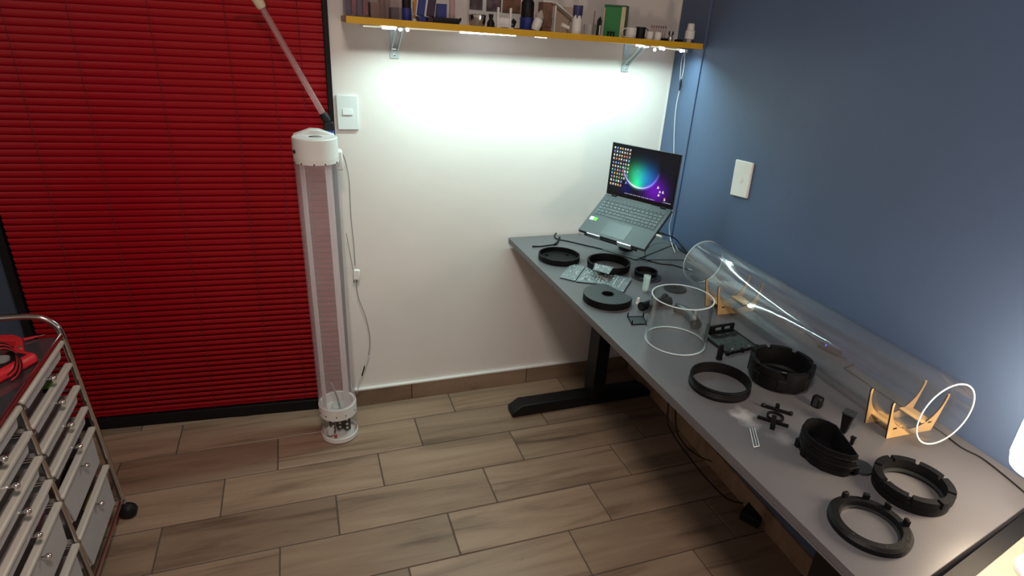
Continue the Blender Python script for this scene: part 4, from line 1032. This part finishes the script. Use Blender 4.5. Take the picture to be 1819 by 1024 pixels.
# clear strip
q = [atz(x, y, H+.0008) for x, y in ((1332, 763.5), (1340, 762), (1348.5, 794), (1339, 796))]
t = thing('clear_strip', 'short clear acrylic strip with bright edges on the desk', 'strip', sum(q, Vector())/4)
make('strip_body', MB().hexa(q, [v+Vector((0, 0, .003)) for v in q]), 'clear', parent=t)
for i in (1, 2, 3): make('painted_glint', MB().tube([q[i]+Vector((0, 0, .002)), q[(i+1) % 4]+Vector((0, 0, .002))], .0009, 6), 'rim', parent=t)  # pale tubes paint glints along the clear strip
make('painted_glint', MB().tube([q[0].lerp(q[1], .5)+Vector((0, 0, .003)), q[3].lerp(q[2], .5)+Vector((0, 0, .003))], .0006, 6), 'rim', parent=t)
# half bowl housing
zz = .062
rim = [atz(1200+x/3.939, 600+y/3.939, H+zz) for x, y in ((905, 590), (895, 625), (925, 680), (985, 735), (1070, 785), (1160, 815), (1240, 835), (1283, 828), (1245, 775), (1205, 720), (1160, 660), (1125, 612), (1070, 585), (1010, 565), (955, 562), (922, 572))]
ctr = sum(rim, Vector())/len(rim); cb = Vector((ctr.x, ctr.y, H))
t = thing('half_round_housing', 'black half round open housing with flat side', 'housing', cb+Vector((0, 0, .0004)), 'black printed parts laid out on the desk')
n_ = len(rim)
def lev(s, z_): return [Vector((ctr.x+(v.x-ctr.x)*s, ctr.y+(v.y-ctr.y)*s, H+z_)) for v in rim]
L_ = [lev(.92, .001), lev(.95, .018), lev(1.0, .020), lev(1.0, zz), lev(.94, zz), lev(.90, .010)]
vs_ = [v for l in L_ for v in l]; fs = []
for k in range(len(L_)-1):
    for i in range(n_): fs.append((k*n_+i, k*n_+(i+1) % n_, (k+1)*n_+(i+1) % n_, (k+1)*n_+i))
fs.append(tuple(range(n_))); fs.append(tuple(range((len(L_)-1)*n_, len(L_)*n_)))
make('shell', MB().add(vs_, fs), 'pla', parent=t, smooth=40)
for (s, z_) in ((1.02, .050), (1.015, .030)):
    r_ = lev(s, z_); make('raised_band', MB().tube(r_+[r_[0]], .0022, 6), 'pla', parent=t)
p = atz(1200+1290/3.939, 600+905/3.939, H+.004)
make('base_flange', MB().lathe([(.001, 0), (.026, 0), (.026, .006), (.001, .006)], Vector((p.x, p.y, H+.0004)), 32), 'pla2', parent=t)
for x, y in ((860, 735), (1255, 925), (900, 800)):
    p = atz(1200+x/3.939, 600+y/3.939, H+.012); make('side_lug', MB().box(p, (.012, .012, .022)), 'pla', parent=t, bevel=.002)
# post with wedge top
c = cz(1498, 768); t = thing('wedge_post', 'black post with flared square top behind the half round housing', 'post', c, 'black printed parts laid out on the desk')
R = Matrix.Rotation(.4, 3, 'Z')
b4_ = [c+R@Vector(v) for v in ((-.008, -.006, 0), (.008, -.006, 0), (.008, .006, 0), (-.008, .006, 0))]
t4_ = [c+R@Vector(v) for v in ((-.013, -.012, .055), (.013, -.012, .055), (.013, .012, .055), (-.013, .012, .055))]
make('stem', MB().hexa(b4_, t4_), 'pla', parent=t, bevel=.001)
make('top_plate', MB().box(c+Vector((0, 0, .056)), (.030, .026, .003), R), 'pla2', parent=t)
c = cz(1512, 790); t = thing('small_stub', 'tiny black stub between half round housing and cradle', 'peg', c, 'black printed parts laid out on the desk')
make('stem', MB().box(c+Vector((0, 0, .009)), (.008, .008, .018), R), 'pla', parent=t, bevel=.001); make('head', MB().box(c+Vector((0, 0, .019)), (.011, .011, .003), R), 'pla', parent=t)
# two notched rings at the near end
c = cz(1619, 864, .016); t = thing('notched_ring', 'black notched ring, right one of the near pair', 'ring', c, 'black printed parts laid out on the desk')
make('wall', MB().ringf(.061, .0725, 0, .022, c, 160), 'pla', parent=t, bevel=.001)
make('notched_rim', MB().ringf(.060, lambda a: .070 if notch(a, 8, .14, .2) else .0755, .020, lambda a: .029 if notch(a, 8, .14, .2) else .036, c, 320), 'pla', parent=t)
make('inner_step', MB().ringf(.057, .061, .006, .012, c, 120), 'pla2', parent=t)
c = cz(1544, 933, .008); t = thing('tabbed_ring', 'black flat ring with small upright tabs, nearest the front edge', 'ring', c, 'black printed parts laid out on the desk')
make('wall', MB().lathe([(.054, 0), (.073, 0), (.075, .004), (.075, .012), (.069, .017), (.056, .017), (.054, .013)], c, 96, closed=True), 'pla', parent=t)
make('inner_lip', MB().lathe([(.051, .001), (.0545, .001), (.0545, .006), (.051, .006)], c, 96, closed=True), 'pla2', parent=t)
for (x, y) in ((1497, 877), (1537, 877), (1581, 898), (1608, 930)):
    p = atz(x, y, H+.020); a = math.atan2(p.y-c.y, p.x-c.x); p = c+Vector((.068*math.cos(a), .068*math.sin(a), .021))
    tb_ = make('tab', MB().box(p, (.008, .013, .016), Matrix.Rotation(a, 3, 'Z')), 'pla', parent=t, bevel=.002)
for a in (3.4, 4.3, 5.2): 
    p = c+Vector((.064*math.cos(a), .064*math.sin(a), .0172)); make('screw_hole', MB().cyl(p, p+Vector((0, 0, .0006)), .0022, n=10), 'slotdark', parent=t)

# ------------------------------------------------------------------ long clear tube on its two plywood cradles
TR = .083; za = H+.101
near, far = atz(1680, 737, za), atz(1249, 466, za)
ad_ = (near-far).normalized(); sd = Vector((0, 0, 1)).cross(ad_).normalized()     # sd: sideways
if sd.x > 0: sd = -sd                                                               # points to the room side (left)
t = thing('long_clear_tube', 'long large clear acrylic tube lying on two wooden cradles', 'tube', (near+far)/2)
Mt = Matrix((sd, Vector((0, 0, 1)), ad_)).transposed()
LL = (near-far).length
make('tube_wall', MB().lathe([(TR, 0), (TR, LL), (TR-.0035, LL), (TR-.0035, 0)], far, 128, M3=Mt), 'tubeclear', parent=t)
for z_ in (0, LL):
    make('edge_light_rim', MB().lathe([(TR-.0032, z_-.0008), (TR+.0003, z_-.0008), (TR+.0003, z_+.0008), (TR-.0032, z_+.0008)], far, 128, closed=True, M3=Mt), 'rim', parent=t)
def cradle(yA, yB, lb):
    t = None
    # polygon in (side, up) frame about the tube axis
    base_z = -(za-H)+.0005; hw = .078
    out = [(-hw+.004, base_z), (hw-.004, base_z), (hw+.006, .004), (hw+.004, .010), (hw-.003, .010)]
    r = TR+.0012; a0_ = math.acos(min(1, (hw-.008)/r))
    arc = []
    for i in range(25):
        a = -a0_*0+(-.06)+(-(PI-.12))*i/24; arc.append((r*math.cos(a), r*math.sin(a)))
    # horns hug the arc
    out = [(-.072, base_z), (.072, base_z), (.0905, -.004), (.0895, .004), (.085, .004)]+arc+[(-.085, .004), (-.0895, .004), (-.0905, -.004)]
    plates = []
    for y in (yA, yB):
        f = (y-far.y)/(near.y-far.y); o_ = far.lerp(near, f)
        if t is None: t = thing('tube_cradle', lb, 'cradle', Vector((o_.x, (yA+yB)/2, H)), 'plywood cradles under the long clear tube')
        # left face plywood, rim burnt: plate made of a wood core with a slightly larger dark core behind it
        make('end_plate', MB().prism(out, o_, -sd, (0, 0, 1), ad_, -.0015, .0017), 'wood', parent=t, smooth=0)
        k = 1.0
        dark = [(x*1.006, z_ if z_ < base_z+.001 else z_+.0006) for x, z_ in out[:5]]+[(x*.994, z_*.994) for x, z_ in arc]+[(x*1.006, z_+.0006) for x, z_ in out[-3:]]
        make('burnt_edge', MB().prism(dark, o_, -sd, (0, 0, 1), ad_, -.0025, .0010), 'burnt', parent=t, smooth=0)
        plates.append(o_)
        for s in (-1, 1):
            p = o_+sd*s*.056+Vector((0, 0, base_z+.027)); 
            make('slot', MB().prism([(-.006, -.0022), (.006, -.0022), (.006, .0022), (-.006, .0022)], p, -sd, (0, 0, 1), ad_, .0015, .0021), 'slotdark', parent=t)
    a, b5 = plates
    for s in (-1, 1):
        zb = base_z+.027
        A_, B5 = a+sd*s*.047+Vector((0, 0, zb)), b5+sd*s*.047+Vector((0, 0, zb))
        mb = MB(); w = sd*.017; h3 = Vector((0, 0, .003))
        mb.hexa([A_-w, B5-w, B5+w, A_+w], [v+h3 for v in (A_-w, B5-w, B5+w, A_+w)]); make('spacer_board', mb, 'wood', parent=t, smooth=0)
cradle(-.826, -.896, 'far plywood cradle holding the clear tube near the cylinder')
cradle(-1.515, -1.577, 'near plywood cradle holding the clear tube by its bright end')

# ------------------------------------------------------------------ under the desk: hanging cords and power brick
fl = lambda x, y, z_=.004: atz(x, y, z_)
pb_ = fl(1352, 908, .02)
t = thing('power_brick', 'black power brick on the floor under the desk', 'power adapter', Vector((pb_.x, pb_.y, 0)))
R = Matrix.Rotation(.5, 3, 'Z')
make('brick_case', MB().box((pb_.x-.03, pb_.y, .019), (.11, .07, .036), R), 'blackrub', parent=t, bevel=.004)
make('plug_head', MB().box((pb_.x+.05, pb_.y-.01, .022), (.05, .05, .042), Matrix.Rotation(.2, 3, 'Z')), 'blackrub', parent=t, bevel=.004)
c_ = [Vector((-.42, -.90, H-.06)), aty(1186, 735, -.93), aty(1192, 765, -.95), aty(1215, 800, -.98), aty(1250, 845, -1.0), fl(1290, 885, .02), fl(1320, 895, .02)]
o = thing('hanging_cord', 'black cord hanging from under the desk to the power brick', 'cable', c_[3])
make('jacket', MB().tube(spl(c_), .003, 8), 'blackrub', parent=o)
c_ = [Vector((-.40, -.88, H-.06)), aty(1200, 745, -.90), aty(1212, 785, -.92), aty(1240, 810, -.9), fl(1270, 822, .01), fl(1310, 830, .005), fl(1380, 835, .005)]
o = thing('hanging_cord', 'second black cord curving off under the desk to the right', 'cable', c_[3])
make('jacket', MB().tube(spl(c_), .0025, 8), 'blackrub', parent=o)

# ------------------------------------------------------------------ tall tube lamp by the door
lc = Vector((-1.493, -.195, 0)); LR = .0745; LT = 1.25
t = thing('tall_tube_device', 'tall frosted acrylic tube with white cap standing by the blind', 'tube lamp', lc)
def at_l(z_): return lc+Vector((-.014*z_/1.25, 0, z_))
M_l = Matrix(((1, 0, -.0112), (0, 1, 0), (0, 0, 1)))
def lz(prof, n=72, closed=False): return MB().lathe(prof, lc, n, closed=closed, M3=M_l)
make('outer_tube', lz([(LR, .165), (LR, 1.18), (LR-.003, 1.18), (LR-.003, .165)]), 'frost', parent=t)
make('lower_chamber', lz([(LR-.002, .025), (LR-.002, .125)]), 'clear', parent=t)
make('base_disc', lz([(.001, .0008), (LR*.93, .0008), (LR, .006), (LR, .026), (LR-.004, .028), (LR-.004, .012), (.001, .012)]), 'whitecap', parent=t)
rg = make('middle_ring', lz([(LR-.010, .118), (LR+.001, .118), (LR+.001, .168), (LR-.010, .168)], closed=True), 'whitecap', parent=t)
make('ring_floor', lz([(.001, .122), (LR-.009, .122), (LR-.009, .126), (.001, .126)]), 'whitecap', parent=t)
cap = make('top_cap', lz([(.02, LT-.001), (.021, LT), (LR-.002, LT), (LR+.001, LT-.003), (LR+.001, 1.165), (LR-.003, 1.165)]), 'whitecap', parent=t)
make('cap_lower_band', lz([(LR+.0012, 1.150), (LR+.0012, 1.182), (LR-.002, 1.182), (LR-.002, 1.150)], closed=True), 'frost2', parent=t)
cc = at_l(LT)
# slanted hood piece on the cap, with the oblong slot
make('cap_hood', MB().prism([(-.070, 0), (.070, 0), (.02, .018), (-.012, .020)], cc+Vector((0, .025, -.002)), (1, 0, 0), (0, 0, 1), (0, 1, 0), 0, .044), 'whitecap', parent=t, bevel=.003)
make('cap_slot', MB().prism([(.018*math.cos(a), .009*math.sin(a)) for a in [2*PI*i/20 for i in range(20)]], cc+Vector((.008, -.012, .0)), (1, 0, 0), (0, 1, 0), (0, 0, 1), -.004, .0012), 'greycable', parent=t)
for i, a in enumerate([math.radians(d) for d in (200, 228, 262, 290, 330)]):
    for z_ in (1.168, .137):
        p = at_l(z_)+Vector((math.cos(a), math.sin(a), 0))*(LR+.001)
        make('screw', MB().ball(p, .0028, 8, 6), 'slotdark', parent=t)
p = at_l(1.205)+Vector((math.cos(math.radians(205)), math.sin(math.radians(205)), 0))*(LR+.001)
make('cap_knob', MB().ball(p, .0065, 10, 8), 'slotdark', parent=t)
# inner milky tube; added milky strips whiten the tube's brighter sides
make('inner_tube', MB().lathe([(.034, .128), (.034, 1.165)], lc+Vector((-.004, .0, 0)), 48, M3=M_l), 'frost2', parent=t)
for a in (PI*.98, PI*1.16, PI*1.72):
    p0_ = at_l(.15)+Vector((math.cos(a), math.sin(a), 0))*.055; p1_ = at_l(1.165)+Vector((math.cos(a), math.sin(a), 0))*.055
    mb = MB(); w = Vector((-math.sin(a), math.cos(a), 0))*.014; th_ = Vector((math.cos(a), math.sin(a), 0))*.002
    mb.hexa([p0_-w, p0_+w, p0_+w+th_, p0_-w+th_], [p1_-w, p1_+w, p1_+w+th_, p1_-w+th_]); make('whitening_strip', mb, 'whitener', parent=t)
make('inner_hose', MB().tube([at_l(.13)+Vector((.01, -.02, 0)), at_l(.2)+Vector((.0, -.02, 0)), at_l(.27)+Vector((-.018, -.02, 0))], .004, 8), 'greycable', parent=t)
make('filter_cup', lz([(.030, .128), (.028, .15), (.022, .15), (.020, .13)]), 'milky', parent=t)
# electronics in the lower chamber
for i in range(3):
    p = at_l(.068)+Vector((-.028+.028*i, -.012+.014*(i % 2), 0))
    e_ = make('circuit_stack', MB().box(p, (.022, .03, .075), Matrix.Rotation(.3*i, 3, 'Z')), 'redpcb', parent=t, bevel=.001)
    for k in range(3): make('connector', MB().box(p+Vector((.002, -.018, -.02+.02*k)), (.008, .006, .006)), 'white', parent=e_)
make('pump', MB().cyl(at_l(.03)+Vector((-.038, -.03, 0)), at_l(.06)+Vector((-.038, -.03, 0)), .014, n=20), 'white', parent=t)
make('red_terminal', MB().box(at_l(.033)+Vector((-.02, -.055, 0)), (.012, .008, .006)), 'red', parent=t)
make('side_tab', MB().box(at_l(1.165)+Vector((.078, .020, 0)), (.022, .05, .07)), 'whitecap', parent=t, bevel=.006)
# clear wand rising from the black socket
a, b5 = aty(578, 210, -.12), aty(462, 8, -.12)
ab = (b5-a).normalized()
w_ = thing('clear_wand', 'clear acrylic wand leaning up across the red blind', 'rod', a-ab*.03)
make('rod', MB().cyl(a, b5, .0105, n=24), 'rodclear', parent=w_)
make('rod_core', MB().cyl(a, b5, .0028, n=12), 'rodclear', parent=w_)
make('socket', MB().lathe([(.013, -.012), (.0150, .0), (.013, .016), (.011, .019)], a, 24, M3=Vector((0, 0, 1)).rotation_difference(ab).to_matrix()), 'blackrub', parent=w_)
s0 = aty(584, 224, -.12)
make('socket_block', MB().box(s0, (.034, .03, .030)), 'blackrub', parent=w_, bevel=.004)
make('blue_band', MB().cyl(s0+Vector((.002, 0, -.034)), s0+Vector((.002, 0, -.014)), .0155, n=20), 'bluetape', parent=w_)
make('cream_end', MB().lathe([(.012, -.012), (.0155, -.006), (.017, .02), (.001, .024)], b5, 24, M3=Vector((0, 0, 1)).rotation_difference(ab).to_matrix()), 'creamknob', parent=w_)
make('side_pin', MB().cyl(b5+Vector((-.075, 0, .012)), b5+Vector((-.012, 0, .018)), .004, n=10), 'creamknob', parent=w_)
# its cord with plug
cd = thing('device_cord', 'thin white cord with plug hanging beside the tall tube', 'cable', aty(628, 470, -.06))
P1 = [at_l(1.19)+Vector((.088, .02, 0))]+[aty(x, y, -.06) for x, y in ((613, 285), (620, 320), (623, 380), (628, 430), (631, 472))]
make('upper_lead', MB().tube(spl(P1), .0018, 8), 'greycable', parent=cd)
pl = aty(633, 488, -.06)
make('plug', MB().box(pl, (.026, .016, .044), Matrix.Rotation(.1, 3, 'Y')), 'white', parent=cd, bevel=.004)
for s in (-1, 1): make('prong', MB().cyl(pl+Vector((s*.006-.004, 0, -.022)), pl+Vector((s*.006-.006, 0, -.036)), .0016, n=6), 'slotdark', parent=cd)
P2 = [aty(x, y, -.055) for x, y in ((632, 498), (637, 530), (650, 565), (657, 600), (655, 628), (648, 650))]
make('lower_lead', MB().tube(spl(P2), .0018, 8), 'greycable', parent=cd)
P3 = [aty(x, y, -.055) for x, y in ((648, 650), (643, 668))]
make('black_sleeve', MB().tube(P3, .003, 8), 'blackrub', parent=cd)
P4 = [aty(x, y, -.055) for x, y in ((654, 632), (648, 652))]
make('white_sleeve', MB().tube(P4, .0032, 8), 'white', parent=cd)
P5 = [aty(x, y, -.08) for x, y in ((615, 415), (620, 440), (627, 480))]
make('side_lead', MB().tube(spl(P5), .0015, 8), 'greycable', parent=cd)
P6 = [aty(x, y, -.055) for x, y in ((643, 667), (639, 676), (634, 700))]
make('tail', MB().tube(spl(P6), .0018, 8), 'greyc', parent=cd)

# ------------------------------------------------------------------ drawer cart
SH = .062   # the tall light cart leans back a little
def cs(x, y, z_): return Vector((x-SH*z_, y, z_))
def cbx(mb, x0, x1, y0, y1, z0, z1, ins_=0):
    return mb.hexa([cs(x0, y0+ins_, z0), cs(x1, y0+ins_, z0), cs(x1, y1-ins_, z0), cs(x0, y1-ins_, z0)], [cs(x0, y0, z1), cs(x1, y0, z1), cs(x1, y1, z1), cs(x0, y1, z1)])
CX = -2.231; DPT = .37
cart = thing('drawer_cart', 'rolling chrome cart with two columns of milky plastic drawers', 'drawer cart', (CX-.18, -.81, 0))
posts = [-.462, -.815, -1.168]
for y in posts:
    if y == -.815: make('front_post', MB().tube([cs(CX, y, .055), cs(CX, y, .705)], .0065, 12), 'chrome', parent=cart)
    make('rear_post', MB().tube([cs(CX-DPT, y, .055), cs(CX-DPT, y, .72)], .0085, 12), 'chrome', parent=cart)
for y in (posts[0], posts[2]):
    P = [cs(CX, y, .04), cs(CX, y, .3), cs(CX, y, .66), cs(CX, y, .705), cs(CX-.006, y, .745), cs(CX-.030, y, .772), cs(CX-.06, y, .782), cs(CX-.12, y, .785), cs(CX-.25, y, .785), cs(CX-.31, y, .782), cs(CX-.35, y, .765), cs(CX-DPT, y, .73), cs(CX-DPT, y, .70)]
    make('side_hoop', MB().tube(spl(P, 5), .0095, 14), 'chrome', parent=cart)
for x in (CX, CX-DPT):
    make('bottom_rail', MB().tube([cs(x, posts[0], .068), cs(x, posts[2], .068)], .0055, 10), 'chrome', parent=cart)
    make('top_rail', MB().tube([cs(x-.002, posts[0], .715), cs(x-.002, posts[2], .715)], .0075, 12), 'chrome', parent=cart)
for y in posts:
    make('bottom_tie', MB().tube([cs(CX, y, .068), cs(CX-DPT, y, .068)], .0045, 8), 'chrome', parent=cart)
make('tray_top', cbx(MB(), CX-DPT+.006, CX-.006, posts[2]+.004, posts[0]-.008, .707, .712), 'traytop', parent=cart)
fronts = [(.71, .668), (.633, .590), (.553, .511), (.474, .432), (.396, .278), (.242, .105)]
knobz = [.675, .595, .516, .438, .367, .218]
for col_, (ya, yb) in enumerate(((-.818+.008, -.462-.030), (-1.168+.010, -.815-.012))):
    for i, (zt, zb) in enumerate(fronts):
        dz = 0 if col_ == 0 else -.004
        zt_, zb_ = zt+dz, zb+dz; pull = .0
        dd_ = make('drawer', cbx(MB(), CX-.004, CX+.001, ya+.010, yb-.012, zb_, zt_-.004, .018), 'drawer', parent=cart, bevel=.001)
        make('drawer_lip', cbx(MB(), CX-.010, CX+.010, ya-.001, yb+.004, zt_-.013, zt_), 'lip', parent=dd_, bevel=.004)
        kz = knobz[i]+dz; ym = (ya+yb)/2
        make('knob', MB().ball(cs(CX+.019, ym, kz), .0085, 16, 10), 'chrome2', parent=dd_)
        make('knob_stem', MB().cyl(cs(CX, ym, kz), cs(CX+.014, ym, kz), .0035, n=10), 'chrome2', parent=dd_)
        mb = MB()      # box of the drawer: two sides, back and bottom, lower than the front
        zs = zt_-.016
        cbx(mb, CX-.34, CX-.004, ya+.020, ya+.023, zb_+.004, zs-.004); cbx(mb, CX-.34, CX-.004, yb-.023, yb-.020, zb_+.004, zs-.004)
        cbx(mb, CX-.343, CX-.340, ya+.02, yb-.02, zb_+.004, zs-.004); cbx(mb, CX-.34, CX-.004, ya+.02, yb-.02, zb_+.002, zb_+.005)
        make('drawer_box', mb, 'drawer', parent=dd_, smooth=0)
        # side runner on the posts
        make('runner', MB().tube([cs(CX, ya-.0, zt_-.022), cs(CX-DPT, ya, zt_-.022)], .0028, 8), 'chrome', parent=cart)
        make('runner', MB().tube([cs(CX, yb+.012, zt_-.022), cs(CX-DPT, yb+.012, zt_-.022)], .0028, 8), 'chrome', parent=cart)
for x in (CX, CX-DPT):
    for y in (posts[0], posts[2]):
        p = Vector((x+.012, y-.018 if y == posts[0] else y, .0283))
        w_ = make('caster', MB().tube([Vector((p.x-.002, p.y-.016, p.z)), Vector((p.x-.002, p.y-.012, p.z)), Vector((p.x-.002, p.y+.012, p.z)), Vector((p.x-.002, p.y+.016, p.z))], [.021, .028, .028, .021], 24), 'blackrub', parent=cart, bevel=.002)
        make('caster_hood', MB().ball(p+Vector((0, 0, .006)), .0235, 16, 8), 'blackrub', parent=w_)
        make('caster_stem', MB().cyl(p+Vector((-.006, .006, .018)), cs(x, y, .062), .006, n=10), 'chrome', parent=w_)
# things seen in the gaps of the drawers
def inner(name, lb, px, py, y0_, dims, m, m2, cat='tool'):
    p = aty(px, py, y0_)
    for _ in range(4):
        xp = CX-.018-dims[0]/2-SH*p.z; d = ray(px, py); p = CP+d*((xp-CP.x)/d.x)
    x = p.x
    t = thing(name, lb, cat, Vector((x, p.y, p.z-dims[2]/2)))
    make('body', MB().box((x, p.y, p.z), dims), m, parent=t, bevel=.003)
    make('end_piece', MB().box((x, p.y-dims[1]*.62, p.z), (dims[0]*.9, dims[1]*.25, dims[2]*.8)), m2, parent=t, bevel=.002)
inner('green_driver', 'green and black tool showing in the top drawer gap', 92, 692, -.675, (.03, .035, .034), 'green', 'blackrub')
inner('yellow_driver', 'olive yellow tool in the second drawer gap', 98, 762, -.755, (.03, .08, .030), 'yellowish', 'brownp')
inner('black_driver', 'black tool in the lower drawer gap of the far column', 129, 838, -.73, (.03, .09, .034), 'blackrub', 'blackrub')
inner('yellow_tape', 'yellow green strip in the bottom drawer of the far column', 164, 895, -.66, (.03, .08, .03), 'yellowish', 'blackrub', 'tape')
inner('red_driver', 'dark red tool in the near column drawer gap', 59, 918, -1.0, (.03, .06, .036), 'maroon', 'blackrub')
inner('red_screwdriver', 'dark red handle low in the near column drawers', 66, 990, -1.06, (.03, .09, .02), 'maroon', 'maroon')
# on the tray: red tester, probe, coil of leads
tz = .712
q = atz(8, 655, tz+.025); t = thing('red_tester', 'red and black tester lying on the cart tray', 'tester', Vector((q.x, q.y, tz)))
R = Matrix.Rotation(math.radians(60), 3, 'Z')
b0 = Vector((q.x-.02, q.y+.005, tz))
make('bumper', MB().box(b0+Vector((0, 0, .018)), (.17, .085, .034), R), 'red', parent=t, bevel=.012)
make('face', MB().box(b0+Vector((0, 0, .0355)), (.13, .055, .004), R), 'blackrub', parent=t, bevel=.002)
make('dial', MB().cyl(b0+R@Vector((.02, 0, .036)), b0+R@Vector((.02, 0, .044)), .018, n=24), 'greycable', parent=t)
q = atz(22, 612, tz+.012); t = thing('red_clamp', 'red angular clip at the far corner of the cart tray', 'clip', Vector((q.x, q.y, tz)))
mb = MB(); PX = [atz(x, y, tz+.012) for x, y in ((-10, 601), (26, 600), (41, 606), (44, 630), (34, 641), (24, 628), (30, 612), (-10, 608))]
mb.prism([(v.x, v.y) for v in PX], (0, 0, tz+.0005), (1, 0, 0), (0, 1, 0), (0, 0, 1), 0, .022); make('jaw', mb, 'red', parent=t, bevel=.002)
make('pivot', MB().cyl(atz(36, 618, tz+.022), atz(36, 618, tz+.022)+Vector((0, 0, .003)), .006, n=12), 'chrome', parent=t)
P = [atz(42, 604, tz+.006), atz(66, 598, tz+.006), atz(80, 594.5, tz+.006)]
t = thing('test_probe', 'red test probe with metal tip pointing towards the blind', 'probe', P[1])
make('grip', MB().tube([P[0], P[1]], [.0048, .0028], 10), 'red', parent=t); make('tip', MB().tube([P[1], P[2]], [.0018, .0009], 8), 'chrome', parent=t)
t = thing('test_leads', 'coil of thin black and red test leads on the cart tray', 'cable', atz(10, 622, tz+.02))
for k in range(5):
    cx_, cy2 = 2+k*1.5, 640+k*3
    P = [atz(cx_+26*math.cos(a)*(1+.05*k), cy2-30*math.sin(a), tz+.040+.003*k) for a in [PI*(.15*i-.35) for i in range(9)]]
    make('lead_loop', MB().tube(spl(P, 4), .0019, 6), 'red' if k % 2 else 'blackrub', parent=t)
print('objects', len(bpy.data.objects))
